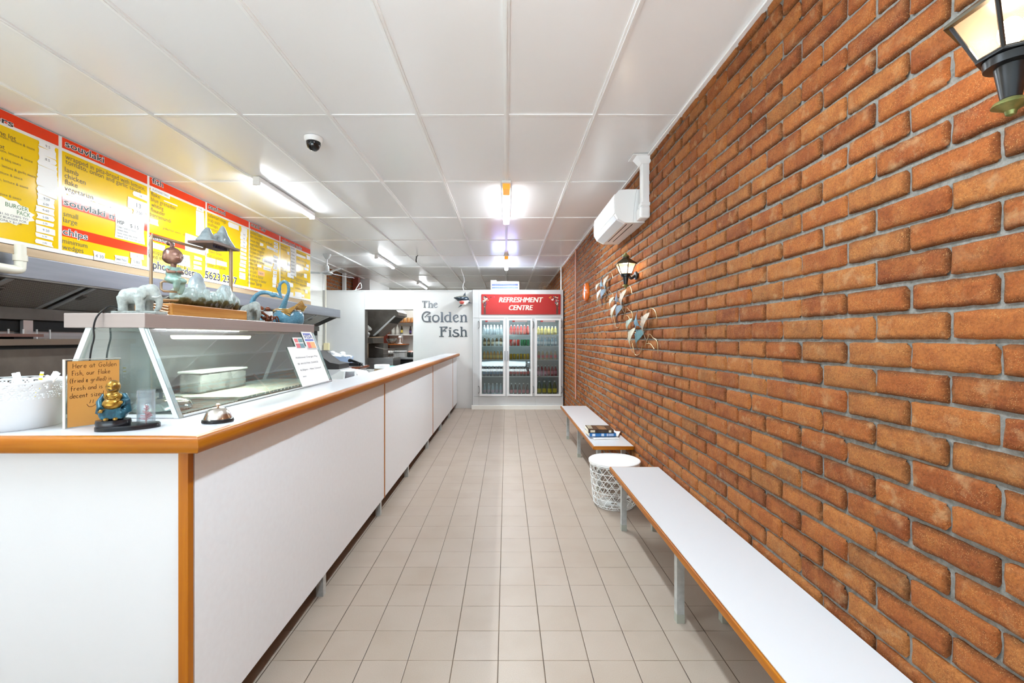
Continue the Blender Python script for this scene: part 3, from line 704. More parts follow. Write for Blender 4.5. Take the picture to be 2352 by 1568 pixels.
def lantern(x, y, z, label, power):
    t = thing('wall_lantern', label, 'wall lamp', (x, y, z), 0, 'carriage lanterns on the brick wall'); dx = WR - x
    MB().lathe([(0, -.012), (.008, -.008), (.01, 0), (.016, .004), (.03, .012), (.026, .02), (.014, .026), (0, .028)], n=20).build('finial', m_brass, t, True)['label'] = 'greenish brass finial'
    MB().lathe([(.016, .026), (.026, .092), (.041, .094), (.043, .11), (.037, .114), (.0, .114)], n=24).build('stem', m_black, t, True)
    n = 6; zb, zt_, rb, rt = .117, .208, .05, .092
    ang = [2 * PI * (i + .5) / n for i in range(n)]
    B = [Vector((rb * math.cos(a), rb * math.sin(a), zb)) for a in ang]; T = [Vector((rt * math.cos(a), rt * math.sin(a), zt_)) for a in ang]
    MB().lathe([(0, .112), (rb + .004, .112), (rb + .004, .12), (0, .12)], n=n).build('tray', m_black, t, rot=(0, 0, PI / 6))
    q = MB()
    for i in range(n): q.tube([B[i], T[i]], .0042, 6); q.tube([T[i], T[(i + 1) % n]], .0042, 6); q.tube([B[i], B[(i + 1) % n]], .0042, 6)
    q.build('cage', m_black, t)
    q = MB()
    for i in range(n): q.add([B[i] * .985 + Z * .003, B[(i + 1) % n] * .985 + Z * .003, T[(i + 1) % n] * .985, T[i] * .985], [(0, 1, 2, 3)])
    q.build('panes', m_pane, t)
    MB().lathe([(rt + .012, .204), (rt + .01, .212), (.05, .248), (.03, .262), (.03, .274), (.022, .28), (0, .284)], n=n).build('roof', M('dark_bronze', (64, 54, 36), .4, .5), t, rot=(0, 0, PI / 6))
    MB().lathe([(0, .272), (.034, .274), (.03, .284), (.012, .296), (.008, .31), (0, .314)], n=20).build('cap', m_brass, t, True)
    MB().ball((0, 0, .165), (.02, .02, .03), 14, 10).build('bulb', lamp_mat('warm_bulb', (255, 240, 220), 16), t, True)
    MB().tube(spl([(.03, 0, .1), (dx * .45, .0, .08), (dx - .03, 0, .105), (dx - .01, 0, .105)]), [.012] * 19, 8).build('arm', m_black, t, True)
    MB().lathe([(0, 0), (.035, 0), (.04, .012), (.022, .03), (0, .034)], (dx - .034, 0, .105), 20, 'x', cap=True).build('wall_plate', m_black, t, True)
    l = bpy.data.lights.new('lantern_light', 'POINT'); l.energy = power; l.color = (1, .84, .66); l.shadow_soft_size = .03
    o = bpy.data.objects.new('lantern_light', l); COL.objects.link(o); o.location = (x, y, z + .165)
lantern(1.052, .926, 1.918, 'large black carriage lantern nearest the camera at the frame edge', 1.3)
lantern(1.075, 4.0, 1.905, 'small black carriage lantern above the fish sculptures', 2.6)

# ================================================================== CLOCK
t = thing('wall_clock', 'round orange rimmed clock seen edge on along the brick wall', 'clock', (WR, 6.5, 2.12))
MB().lathe([(0, 0), (.135, 0), (.14, -.02), (.13, -.045), (.11, -.055), (.105, -.04)], n=40, axis='x', cap=False).build('rim', M('orange_timber_rim', (214, 104, 30), .25, coat=.5), t, True)
MB().lathe([(.108, -.041), (0, -.041)], n=40, axis='x').build('face', m_gloss_white, t)
q = MB()
for h, ll in ((.9, .06), (2.6, .085)): q.box((-.045, -.003, 0), (-.043, .003, ll)) if h < 1 else q.add([(-.0455, 0, -.004), (-.0455, 0, .004), (-.0455, -.085, .03), (-.0455, -.085, .025)], [(0, 1, 2, 3)])
q.build('hand', m_dark, t)

# ================================================================== FISH SCULPTURES
FC = {'cream': (214, 204, 176), 'blue': (126, 168, 186), 'teal': (84, 132, 138), 'sage': (170, 184, 166), 'sand': (204, 184, 158), 'steel': (118, 136, 150)}
m_fw = M('fish_wire', (196, 172, 130), .35, .6)
def fish(parent, y, z, ln, ang, colr, off, mirror=1):
    """curved sheet-metal fish standing off the wall; ang = direction the nose points (in the wall plane)"""
    n = 14; top, bot = [], []
    for i in range(n + 1):
        s_ = i / n; wv = .38 * math.sin(PI * min(s_ / .8, 1) ** .8) * (1 if s_ < .78 else 0) + (.03 if s_ < .82 else .03 + (s_ - .82) * .85)
        c_ = .16 * math.sin(PI * s_) * mirror
        top.append((s_ - .5, c_ + wv * .5)); bot.append((s_ - .5, c_ - wv * .5 * (1 if s_ < .8 else .75)))
    ca, sa = math.cos(ang), math.sin(ang); vs = []
    for side in (0, 1):
        for row in (top, bot):
            for a, b in row:
                u, v = a * ln, b * ln; bulge = -.035 * math.cos(a * PI) - .0 + side * .003
                vs.append((off + bulge * 1.0, y + (u * ca - v * sa), z + (u * sa + v * ca)))
    m = n + 1; fs = []
    for side in (0, 1):
        o = side * 2 * m
        for i in range(n): fs.append((o + i, o + i + 1, o + m + i + 1, o + m + i))
    for i in range(n): fs += [(i, i + 1, 2 * m + i + 1, 2 * m + i), (m + i, m + i + 1, 3 * m + i + 1, 3 * m + i)]
    fs += [(0, m, 3 * m, 2 * m), (n, m + n, 3 * m + n, 2 * m + n)]
    q = MB(); q.add(vs, fs)
    # fins
    for s0, w in ((.35, .16), (.52, .12)):
        i = int(s0 * n); a, b = top[i]; u, v = a * ln, (b + w) * ln; u2, v2 = (a + .12) * ln, b * ln; u0, v0 = (a - .05) * ln, b * ln
        tri = [(off - .03, y + (p * ca - r * sa), z + (p * sa + r * ca)) for p, r in ((u0, v0), (u2, v2), (u + .1 * ln, v))]
        q.add(tri + [(p[0] + .003, p[1], p[2]) for p in tri], [(0, 1, 2), (3, 5, 4), (0, 3, 4, 1), (1, 4, 5, 2), (2, 5, 3, 0)])
    q.build('fish', M('fish_' + colr, tuple(int(c * .88) for c in FC[colr]), .45, .25, var=(34, tuple(int(c * .7) for c in FC[colr]))), parent, True)
def school(y, z, s, label, cols, flip):
    t = thing('fish_sculpture', label, 'wall sculpture', (WR, y, z), 0, 'metal fish sculptures on the brick wall')
    # (along the wall, up, length, direction)
    spec = [(-.03, .115, .25, -2.3), (.26, .05, .2, -1.1), (-.22, .045, .27, -1.15), (.17, -.07, .27, -1.2), (-.04, -.08, .27, -.75)]
    for (a, b, ln, an), c in zip(spec, cols): fish(t, a * s, b * s, ln * s * .88, an, c, -.03, flip)
    q = MB()
    for pts in ([(-.1, .13), (-.2, .19), (-.34, .17), (-.4, .1)], [(.2, .0), (.1, -.04), (-.02, -.02), (-.12, .05)], [(.28, -.1), (.2, -.2), (.05, -.19), (-.02, -.12)], [(-.3, -.05), (-.22, -.02), (-.16, -.06), (-.1, -.12)], [(-.3, -.05), (-.4, -.08), (-.42, -.17)], [(.3, .0), (.35, -.05), (.3, -.1)], [(-.14, -.1), (-.24, -.1), (-.33, -.14)]):
        q.tube(spl([(-.012, p[0] * s, p[1] * s) for p in pts], 5), .0028, 5)
    q.build('wire_frame', m_fw, t, True)
school(3.87, 1.50, 1.0, 'lowest and nearest of the fish sculptures on the brick wall', ('blue', 'sage', 'sand', 'cream', 'teal'), 1)
school(4.56, 1.765, 1.0, 'middle fish sculpture directly below the small lit lantern', ('steel', 'cream', 'sand', 'cream', 'steel'), 1)
school(5.3, 2.01, .98, 'highest fish sculpture between the orange clock and the small lantern', ('blue', 'cream', 'sand', 'cream', 'steel'), 1)
# ================================================================== DRINKS FRIDGE
FY = 9.1                                               # front face
m_fr1 = M('fridge_grey_white', (200, 201, 201), .4)
t = thing('drinks_fridge', 'three door glass drinks fridge under a red header sign', 'fridge', (0, FY, 0))
fx0, fx1 = -.69, 1.165; fz = 2.44
dz0, dz1 = 1.444 - 132 / F * FY, 1.444 + 46 / F * FY   # doors: bottom, top
dx = [(px - VX) / F * FY for px in (1102, 1160.5, 1164.5, 1223, 1228.5, 1288)]
q = MB(); q.box((fx0, 0, 0.03), (fx0 + .02, .7, fz)); q.box((fx1 - .02, 0, .03), (fx1, .7, fz)); q.box((fx0 + .02, .03, fz - .02), (fx1 - .02, .66, fz)); q.box((fx0 + .02, .66, .03), (fx1 - .02, .7, fz))
q.box((fx0 + .02, 0, dz1 + .012), (fx1 - .02, .03, fz)); q.box((fx0 + .02, .0, .04), (fx1 - .02, .03, dz0 - .012))
for a, b in ((fx0 + .02, dx[0] + .01), (dx[1] - .02, dx[2] + .02), (dx[3] - .02, dx[4] + .02), (dx[5] - .01, fx1 - .02)): q.box((a, .004, dz0 - .01), (b, .05, dz1 + .01))
q.box((fx0 + .02, .03, dz0 - .05), (fx1 - .02, .66, dz0 - .01))
q.build('body', m_fr1, t)
MB().box((fx0 + .02, .648, dz0 - .01), (fx1 - .02, .658, dz1 + .05)).build('back_liner', M('fridge_liner', (140, 146, 148), .5), t)
MB().box((fx0 - .02, -.06, 0.0), (fx1 - .02, .0, .075)).build('sill', M('white_sill', (240, 238, 230), .4), t)
q = MB(); q.box((dx[0] - .02, -.002, dz1 + .006), (dx[0] - .014, .0, fz)); q.box((dx[0] - .02, -.002, .04), (dx[0] - .014, 0, dz0)); q.box((.59, -.002, .04), (.594, 0, dz0 - .01))
q.build('panel_seam', M('panel_seam', (170, 170, 170), .5), t)
m_door = M('door_frame_white', (232, 232, 232), .35)
m_fglass = glass('fridge_glass', (234, 242, 242), 1.9)
for i in range(3):
    a, b = dx[2 * i], dx[2 * i + 1]; w = .042
    q = MB()
    for x0, x1, z0, z1 in ((a, a + w, dz0, dz1), (b - w, b, dz0, dz1), (a + w - .001, b - w + .001, dz0, dz0 + w), (a + w - .001, b - w + .001, dz1 - w, dz1)): q.box((x0, -.035, z0), (x1, 0, z1))
    d = q.build('door', m_door, t)
    MB().box((a + w - .005, -.018, dz0 + w - .005), (b - w + .005, -.014, dz1 - w + .005)).build('pane', m_fglass, d)
    m_ = (a + b) / 2; q = MB().box((m_ - .1, -.02, dz1 - w - .03), (m_ + .15, -.0185, dz1 - w - .002)); q.build('sticker', M('sticker_pale', (226, 206, 206), .5), d)
    MB().box((m_ - .15, -.02, dz1 - w - .03), (m_ - .1, -.0185, dz1 - w - .002)).build('sticker', M('sticker_red', (206, 70, 70), .5), d)
    hx = b - .012 if i == 0 else a + .012
    if i < 2: MB().rbox((hx - .012, -.06, 1.0), (hx + .012, -.034, 1.19), .005).build('handle', M('grey_handle', (176, 178, 182), .4), d)
    hx = a - .02 if i == 0 else b + .012
    for z in (dz0 + .13, dz1 - .13):
        q = MB().tube(spl([(hx - .012, -.004, z + .07), (hx + .012, -.03, z + .05), (hx + .012, -.03, z - .05), (hx - .012, -.004, z - .07)], 4), .006, 6); q.build('hinge', M('hinge_grey', (120, 122, 124), .3, .6), d)
SH = [1.444 - (py - 777) / F * 9.25 for py in (768, 794, 825.5, 863.5)] + [dz0 - .008]
q = []
for z in SH[:4]:
    m_ = MB(); m_.box((fx0 + .03, .08, z - .012), (fx1 - .03, .1, z))
    for k in range(24): m_.box((fx0 + .04 + k * .073, .1, z - .006), (fx0 + .046 + k * .073, .6, z - .001))
    m_.build('shelf', M('shelf_wire_white', (232, 232, 230), .4), t)
for i in range(3): area('fridge_fill', ((dx[2 * i] + dx[2 * i + 1]) / 2, FY + .12, dz1 - .03), (math.radians(18), 0, 0), .4, .04, 1.4, (.92, .97, 1))  # added fill lights, unseen, lightening the inside behind each door
# header sign
sg = thing('refreshment_sign', 'red header sign lettered in white above the fridge doors', 'sign', (.2, FY - .004, 2.14))
sx0, sx1, sz0, sz1 = -.71, .91, -.205, .21
MB().rbox((sx0, -.01, sz0), (sx1, .003, sz1), .003).build('panel', M('sign_red', (168, 28, 25), .35), sg)
q = MB()
for o_ in (-.004, .0, .004): q.text('REFRESHMENT', (.1 + o_, -.012 - o_ * .05, .045), X, Z, .105, .9, 'C', 0, .22); q.text('CENTRE', (.1 + o_, -.012 - o_ * .05, -.115), X, Z, .105, .49, 'C', 0, .22)
q.build('lettering', M('sign_cream', (255, 246, 214), .5), sg)
rng = random.Random(9)
for cx in (-.64, .84):
    sgn = 1 if cx < 0 else -1
    MB().prism([(-.02, -.2), (.02, -.2), (.022, -.12), (.014, -.06), (.03, -.02), (.03, .03), (-.03, .03), (-.03, -.02), (-.014, -.06), (-.022, -.12)], (cx, -.012, 0), X, Z, (0, -.001, 0)).build('picture', M('sign_glass_brown', (92, 58, 50), .5), sg)
    for j, c in enumerate(((240, 170, 60), (244, 236, 226), (150, 80, 150), (110, 160, 150), (190, 60, 60), (60, 40, 36), (246, 200, 170))):
        q = MB()
        for k in range(9):
            x_ = cx + sgn * abs(rng.gauss(0.0, .06)) - sgn * .02; z_ = .16 - abs(rng.gauss(0, .05)) - (0 if k < 6 else .08)
            x_ = min(max(x_, sx0 + .03), sx1 - .03) if k < 6 else cx + rng.uniform(-.035, .035); r = rng.uniform(.008, .017)
            q.prism([(r * math.cos(a), r * (.7 + .3 * (j % 2)) * math.sin(a)) for a in [PI * i / 5 for i in range(10)]], (x_, -.0125 - j * .0003, min(z_, .185)), X, Z, (0, -.0003, 0))
        q.build('picture', M('sign_blob%d' % j, c, .5), sg)
# bottles and cans: one of each kind, copied along the shelves
def bottle(name, label, rgb, lab, h=.21, r=.03, cap=(230, 230, 230), cat='bottle', group='drinks in the fridge'):
    t = thing(name, label, cat, (0, 0, -5), 0, group)
    MB().lathe([(0, 0), (r * .9, 0), (r, .006), (r, h * .55), (r * .92, h * .64), (r * .42, h * .84), (r * .4, h * .93)], n=14).build('body', M('drink_%d_%d_%d' % rgb, rgb, .12), t, True)
    MB().lathe([(r * .46, h * .92), (r * .46, h), (0, h)], n=12).build('cap', M('cap_%d_%d_%d' % cap, cap, .4), t, True)
    MB().lathe([(r * 1.015, h * .2), (r * 1.015, h * .48)], n=14, cap=False).build('wrapper', M('wrap_%d_%d_%d' % lab, lab, .4), t, True)
    return t
def can(name, label, rgb, h=.13, r=.031, group='drinks in the fridge'):
    t = thing(name, label, 'can', (0, 0, -5), 0, group)
    MB().lathe([(0, 0), (r * .8, 0), (r, .008), (r, h - .012), (r * .82, h)], n=14, cap=False).build('body', M('can_%d_%d_%d' % rgb, rgb, .25, .5), t, True)
    MB().lathe([(r * .82, h - .003), (0, h - .003)], n=14).build('lid', m_alu, t)
    return t
KIND = {}
def kindof(key):
    if key not in KIND:
        k, rest = key[0], key[1:]
        KIND[key] = [bottle('drink_bottle', '', *rest) if k == 'b' else can('drink_can', '', *rest), False]
    return KIND[key]
ROWS = {  # (door, shelf): (kind, count, what)
 (0, 0): (('b', (190, 206, 214), (210, 222, 230), .2), 6, 'clear water bottle'), (0, 1): (('b', (120, 90, 60), (220, 190, 150), .18), 5, 'iced coffee bottle'),
 (0, 2): (('b', (206, 150, 90), (230, 190, 110), .19), 6, 'orange juice bottle'), (0, 3): (('b', (26, 56, 84), (60, 110, 150), .21), 6, 'dark blue bottle'), (0, 4): (('b', (176, 190, 198), (200, 176, 190), .25), 5, 'large clear bottle'),
 (1, 0): (('b', (196, 60, 50), (226, 92, 70), .2), 6, 'red drink bottle'), (1, 1): (('c', (214, 52, 48), .13), 3, 'red drink can'), (1, 2): (('c', (196, 152, 40), .12), 6, 'gold drink can'),
 (1, 3): (('b', (58, 22, 22), (206, 60, 60), .2), 6, 'cola bottle'), (1, 4): (('b', (60, 34, 30), (220, 120, 130), .25), 5, 'large cola bottle'),
 (2, 0): (('b', (206, 190, 120), (230, 214, 150), .17), 6, 'pale yellow bottle'), (2, 1): (('b', (150, 176, 190), (220, 230, 236), .19), 6, 'pale blue bottle'), (2, 2): (('b', (196, 176, 150), (220, 120, 130), .19), 5, 'pink labelled bottle'),
 (2, 3): (('b', (130, 40, 60), (206, 120, 140), .22), 6, 'dark pink bottle'), (2, 4): (('b', (96, 104, 70), (230, 196, 40), .3, .044), 4, 'large green bottle with a yellow label')}
DN = ('left', 'middle', 'right'); SN = ('top', 'second', 'third', 'fourth', 'bottom')
def lay(key, n, what, d, s, x0, x1):
    k = kindof(key); z = SH[s]
    for i in range(n):
        x = x0 + (x1 - x0) * (i + .5) / n; pos = (x, FY + .16 + .03 * (i % 2), z + .001)
        lab = '%s on the %s shelf behind the %s fridge door' % (what, SN[s], DN[d])
        if not k[1]: o = k[0]; o.location = pos; o['label'] = lab; k[1] = True
        else: o = copy_thing(k[0], pos, 0, lab)
        o['group'] = '%s row on the %s shelf, %s door' % (what, SN[s], DN[d])
for (d, s), (key, n, what) in ROWS.items():
    a, b = dx[2 * d] + .05, dx[2 * d + 1] - .05
    if (d, s) == (1, 1):
        lay(key, 3, what, d, s, a, a + .22); lay(('c', (60, 140, 90), .13), 3, 'green drink can', d, s, a + .23, b)
    else: lay(key, n, what, d, s, a, b)

# ================================================================== SHOP NAME AND SHARK ON THE PARTITION
m_sg = M('mirror_letters', (112, 112, 116), .14, .95)
def stroke_letter(q, ch, ox, oz, s, o, kk=0):
    """hand-drawn old-style letters: list of (points, widths); unit height 1"""
    for pts, w in GL[ch][1]:
        p = spl(pts, 6) if len(pts) > 2 else [Vector(pts[0]), Vector(pts[1])]
        k = len(p); ws = [w[0] + (w[1] - w[0]) * i / (k - 1) if len(w) == 2 else (w[0] + (w[1] - w[0]) * 2 * i / (k - 1) if i < k / 2 else w[1] + (w[2] - w[1]) * (2 * i / (k - 1) - 1)) for i in range(k)]
        kk += 1; q.ribbon([(ox + v[0] * s, oz + v[1] * s) for v in p], [v * s for v in ws], o, X, Z, (0, -.003 - .0005 * kk, 0))
def serif(x0, x1, y): return ([(x0, y), (x1, y)], (.07, .07))
GL = {
 'T': (.78, [([(.36, .03), (.36, .97)], (.2, .17)), ([(.0, .95), (.76, .95)], (.1, .1)), ([(.04, .95), (.1, .85), (.16, .68)], (.06, .05)), ([(.70, .95), (.62, .85), (.58, .68)], (.06, .05)), serif(.2, .52, .035)]),
 'h': (.72, [([(.17, .03), (.17, .97)], (.15, .15)), ([(.2, .5), (.34, .64), (.5, .6), (.55, .4), (.55, .03)], (.06, .16, .15)), serif(.02, .32, .035), serif(.42, .68, .035), ([(.03, .95), (.2, .95)], (.07, .07))]),
 'e': (.62, [([(.5, .52), (.1, .3)], (.06, .06)), ([(.46, .44), (.44, .62), (.3, .68), (.12, .56), (.08, .32), (.18, .1), (.36, .04), (.54, .18)], (.1, .16, .08))]),
 'G': (.9, [([(.34, .52), (.5, .72), (.74, .88), (.6, .97), (.34, .96), (.12, .74), (.07, .42), (.2, .12), (.44, .05), (.66, .06)], (.07, .16, .12)), ([(.7, .05), (.7, .56)], (.18, .17)), ([(.5, .55), (.84, .57)], (.08, .08)), ([(.3, .06), (.84, .045)], (.1, .1)), ([(.34, .52), (.26, .5)], (.12, .1))]),
 'o': (.72, [([(.34, .68), (.14, .6), (.08, .36), (.16, .12), (.35, .05), (.54, .14), (.62, .38), (.54, .6), (.34, .68)], (.09, .17, .09))]),
 'l': (.36, [([(.18, .03), (.18, .97)], (.17, .17)), serif(.03, .34, .035), ([(.04, .95), (.2, .95)], (.07, .07))]),
 'd': (.76, [([(.54, .03), (.54, .97)], (.15, .15)), ([(.52, .62), (.34, .68), (.14, .58), (.08, .36), (.16, .12), (.32, .05), (.52, .14)], (.08, .16, .08)), serif(.5, .72, .035), ([(.4, .95), (.56, .95)], (.07, .07))]),
 'n': (.72, [([(.17, .03), (.17, .66)], (.15, .15)), ([(.2, .5), (.34, .66), (.5, .62), (.55, .4), (.55, .03)], (.06, .16, .15)), serif(.02, .32, .035), serif(.42, .68, .035), ([(.03, .65), (.2, .65)], (.07, .07))]),
 'F': (.78, [([(.2, .03), (.2, .95)], (.17, .15)), ([(.02, .95), (.72, .95)], (.08, .12)), ([(.72, .93), (.5, .75), (.36, .6), (.3, .52)], (.12, .06)), ([(.3, .56), (.46, .6), (.62, .52)], (.14, .1)), serif(.0, .4, .035)]),
 'i': (.36, [([(.18, .03), (.18, .64)], (.16, .16)), serif(.04, .33, .035), ([(.04, .65), (.2, .65)], (.07, .07)), ([(.1, .85), (.28, .85)], (.12, .12))]),
 's': (.68, [([(.56, .62), (.36, .69), (.16, .58), (.24, .42), (.48, .32), (.58, .16), (.42, .04), (.2, .05), (.08, .12), (.1, .26)], (.1, .17, .1))]),
}
def carved(word, px0, pyb, px1, hpx, label):
    a, b = P(px0, pyb, YB), P(px1, pyb, YB); s = hpx / F * YB; nat = sum(GL[c][0] for c in word) - .06
    kx = (b.x - a.x) / (nat * s); t = thing('shop_lettering', label, 'lettering', (a.x, YB - .001, a.z), 0, 'shop name on the partition'); ox = 0
    for c in word:
        q = MB(); stroke_letter(q, c, 0, 0, s, (0, 0, 0)); q2 = MB(); q2.add([Vector((v.x * kx + ox, v.y, v.z)) for v in q.v], q.f); ox += GL[c][0] * s * kx
        q2.build('letter', m_sg, t)
carved('The', 969, 706.5, 1005.5, 15.8, 'dark raised letters reading The on the partition')
carved('Golden', 968.5, 739.7, 1073, 23.8, 'large mirror finish letters reading Golden on the partition')
carved('Fish', 1009, 773.2, 1073, 23.5, 'mirror finish letters reading Fish below the word Golden')
# shark head
sc = P(1063, 690, YB); t = thing('shark_head', 'model shark head with open jaws mounted above the shop name', 'wall ornament', (sc.x, YB, sc.z))
m_sh = bpy.data.materials.new('shark_skin'); tt = NT(m_sh); c_ = tt.n('ShaderNodeTexCoord'); s3 = tt.n('ShaderNodeSeparateXYZ'); tt.l(c_.outputs['Object'], s3.inputs[0])
dv = tt.math('ADD', s3.outputs[2], tt.math('MULTIPLY', s3.outputs[0], -.12))
tt.l(tt.ramp(tt.math('MULTIPLY_ADD', dv, 6.0, .5), [(.36, lin((226, 224, 220))), (.42, lin((30, 42, 56))), (.75, lin((44, 62, 76))), (.95, lin((120, 116, 100)))]), tt.b.inputs['Base Color']); tt.b.inputs['Roughness'].default_value = .2
q = MB(); q.ball((.03, -.06, -.0), (.105, .1, .095)); q.ball((-.03, -.16, .02), (.09, .1, .062)); q.ball((-.085, -.22, .03), (.06, .06, .035)); q.ball((-.125, -.26, .032), (.035, .03, .02)); q.ball((.03, -.13, -.085), (.06, .07, .03)); q.cyl((.04, 0, 0), (.035, -.06, 0), .1)
blob('body', q, .009, m_sh, t, 5)
MB().ball((.0, -.205, -.052), (.05, .035, .04), 14, 10).build('mouth', M('mouth_red', (196, 84, 74), .3), t, True)
q = MB()
for i in range(9):
    a = PI * (i / 8); q.lathe([(.006, 0), (0, -.018)], (-.045 * math.cos(a), -.235 + .02 * abs(math.cos(a)), -.022), 4)
q.build('teeth', m_gloss_white, t)
m_fin = M('shark_fin', (52, 66, 78), .25)
MB().prism([(-.03, .07), (.05, .06), (.035, .17), (.028, .15)], (.02, -.06, 0), X, Z, (.0, .02, 0)).build('fin', m_fin, t)
MB().prism([(.1, -.03), (.2, -.056), (.1, -.06)], (0, -.06, 0), X, Z, (0, .02, 0)).build('fin', m_fin, t)
MB().prism([(-.03, -.09), (-.09, -.155), (.0, -.11)], (0, -.1, 0), X, Z, (0, .02, 0)).build('fin', m_fin, t)
for x in (-.075,): MB().ball((-.035, -.245, .03), .012, 10, 8).build('eye', M('shark_eye', (10, 10, 12), .05), t, True)
# ================================================================== MENU BOARDS
BX, ZT, ZBT = -3.32, 2.952, 2.076
def BD(px): return F * 3.32 / (VX - px)
def BZ(px, py):
    d = BD(px); z = EYE + (VY - py) * d / F; zt = 3.0 - (d - 2.9) / 4.6 * .044
    return 2.073 + (z - 2.073) * (2.952 - 2.073) / (zt - 2.073)
m_bw = M('board_white', (240, 238, 234), .18, spec=.3)
m_by = M('board_yellow', (236, 194, 8), .16, spec=.3)
m_br = M('board_red', (228, 60, 18), .16, spec=.3)
m_st = M('price_tape', (240, 239, 236), .5)
m_hand = M('pen_ink', (74, 74, 82), .6)
m_halo = M('letter_outline', (238, 232, 226), .4)
class Board:
    def __init__(s, title, d0, d1, label):
        s.d0, s.d1 = d0, d1; s.t = thing('menu_board', label, 'menu board', (BX, d0, ZBT), 0, 'yellow menu boards above the range hood')
        s.ink = MB(); s.halo = MB(); s.pen = MB(); L_ = d1 - d0
        MB().box((-.022, .001, 0), (0, L_ - .001, ZT - ZBT)).build('backing', m_bw, s.t)
        MB().box((.0, .014, .03), (.0012, L_ - .014, ZT - ZBT - .105)).build('yellow_field', m_by, s.t)
        s.band(ZT - .083, ZT - .004, True); s.n = 0
    def band(s, z0, z1, first=False):
        MB().box((.0, .014, z0 - ZBT), (.002, s.d1 - s.d0 - .014, z1 - ZBT)).build('red_band', m_br, s.t)
    def bandpx(s, px, y0, y1): s.band(BZ(px, y1), BZ(px, y0))
    def w(s, txt, px0, py, px1, h, head=False, pen=False, align=None):
        a, b = BD(px0), BD(px1); z = BZ(px0, py)
        if align == 'R': a, z = BD(px1), BZ(px1, py)
        o = Vector((.0028 if not pen else .0062, a - s.d0, z - ZBT)); mb = s.pen if pen else s.ink
        if head:
            hd_ = MB().text(txt, o, Y, Z, h, None if align == 'R' else b - a, 'R' if align == 'R' else 'L', .014).build('heading', m_ink, s.t)
            if align != 'R': MB().text(txt, o - X * .0006 - Y * .004, Y, Z, h, b - a + .008, 'L', .055).build('letter_outline', m_halo, hd_)
        elif align == 'R': mb.text(txt, o, Y, Z, h, None, 'R', -.007)
        else: mb.text(txt, o, Y, Z, h, b - a, 'L', .014 if head else -.007)
    def tape(s, px0, px1, y0, y1, txt=None, tilt=0.0, mat=None, name='price_sticker', h=None, wf=.6):
        """sticker: top / bottom edge heights read at its left side"""
        a, b = BD(px0) - s.d0, BD(px1) - s.d0; z1, z0 = BZ(px0, y0) - ZBT, BZ(px0, y1) - ZBT; r = random.Random(int(px0 * 7 + y0 * 13))
        j = lambda: r.uniform(-.005, .005)
        poly = [(a + j(), z0 + j()), (b + j(), z0 + j() + tilt), (b + j() * 2, (z0 + z1) / 2 + tilt), (b + j(), z1 + j() + tilt), (a + j(), z1 + j()), (a + j() * 2, (z0 + z1) / 2)]
        s.n += 1; off = .0034 + .00015 * (s.n % 9)
        MB().prism(poly, (off, 0, 0), Y, Z, (.0008, 0, 0)).build(name, mat or m_st, s.t)
        if txt:
            hh = h or (z1 - z0) * .42; wn = text_geo(txt, -.004, 0)[2] * hh / .73; s.pen.text(txt, (.0062, a + (b - a) * .5, z0 + (z1 - z0) * .28 + tilt * .4), Y, Z, hh, min(wn * 1.1, (b - a) * .82), 'C', -.004)
    def done(s):
        if s.halo.v: s.halo.build('letter_outline', m_halo, s.t)
        if s.ink.v: s.ink.build('lettering', m_ink, s.t)
        if s.pen.v: s.pen.build('handwriting', m_hand, s.t)
D = [2.46, 3.304, 4.117, 4.911, 5.735, 6.51, 7.53]
# burgers (cut by the left edge of the picture)
b = Board('burgers', D[0], D[1], 'yellow menu board with a burger pack star note at the far left')
b.w('burgers', -96, 222, 30, .042, True)
for txt, x, y, h in (('hamburger with the lot', 36, 311, .032), ('lettuce, tomato & sauce', 1, 292, .018), ('bacon, egg, cheese, tomato, lettuce & sauce', 79, 334.5, .018), ('chicken with the lot', 10, 332, .032), ('bacon, egg, cheese, tomato, lettuce & sauce', 74, 364, .018), ('cheese & bbq sauce', 47.5, 372, .018), ('bacon, tomato, lettuce & garlic sauce', 81, 400.5, .018), ('fish, lettuce & sauce', 50.5, 406, .018), ('egg, bacon, tomato, lettuce & sauce', 63.5, 427, .018), ('steak, lettuce & sauce', 48, 455, .018), ('veggie burger', 24.5, 508, .032)):
    b.w(txt, 0, y, x, h, align='R')
for x0, x1, y0, y1, tx in ((88, 127, 307, 323, '9.5'), (88, 127, 323, 340, None), (88, 126, 340, 355, '8.5'), (87, 131, 353, 368, None), (86, 131, 367, 385, None), (86, 131, 384, 402, None), (85, 131, 400, 418, None), (85, 129, 416, 437, None), (85, 125, 437, 451, '9.50'), (84, 123, 451, 463, '6-00'), (80, 125, 464, 478, '4-60'), (83, 122, 483, 496, '5 00'), (82, 121, 499, 509, '5-30'), (82, 125, 513, 528, '9.50'), (81, 120, 531, 541, '6-30'), (81, 120, 547, 557, '3-80')): b.tape(x0, x1, y0, y1, tx, -.004)
cy, cz = BD(22) - D[0], BZ(22, 482) - ZBT
MB().prism([((.19 if i % 2 else .165) * math.cos(2 * PI * i / 26), (.088 if i % 2 else .074) * math.sin(2 * PI * i / 26)) for i in range(26)], (.0034, cy - .03, cz), Y, Z, (.001, 0, 0)).build('star_note', M('note_cream', (240, 236, 222), .5), b.t)
q = MB(); q.text('BURGER', (.0052, cy - .03, cz + .03), Y, Z, .03, .14); q.text('PACK', (.0052, cy + .04, cz - .006), Y, Z, .03, .085); q.build('handwriting', M('green_pen', (70, 120, 60), .5), b.t)
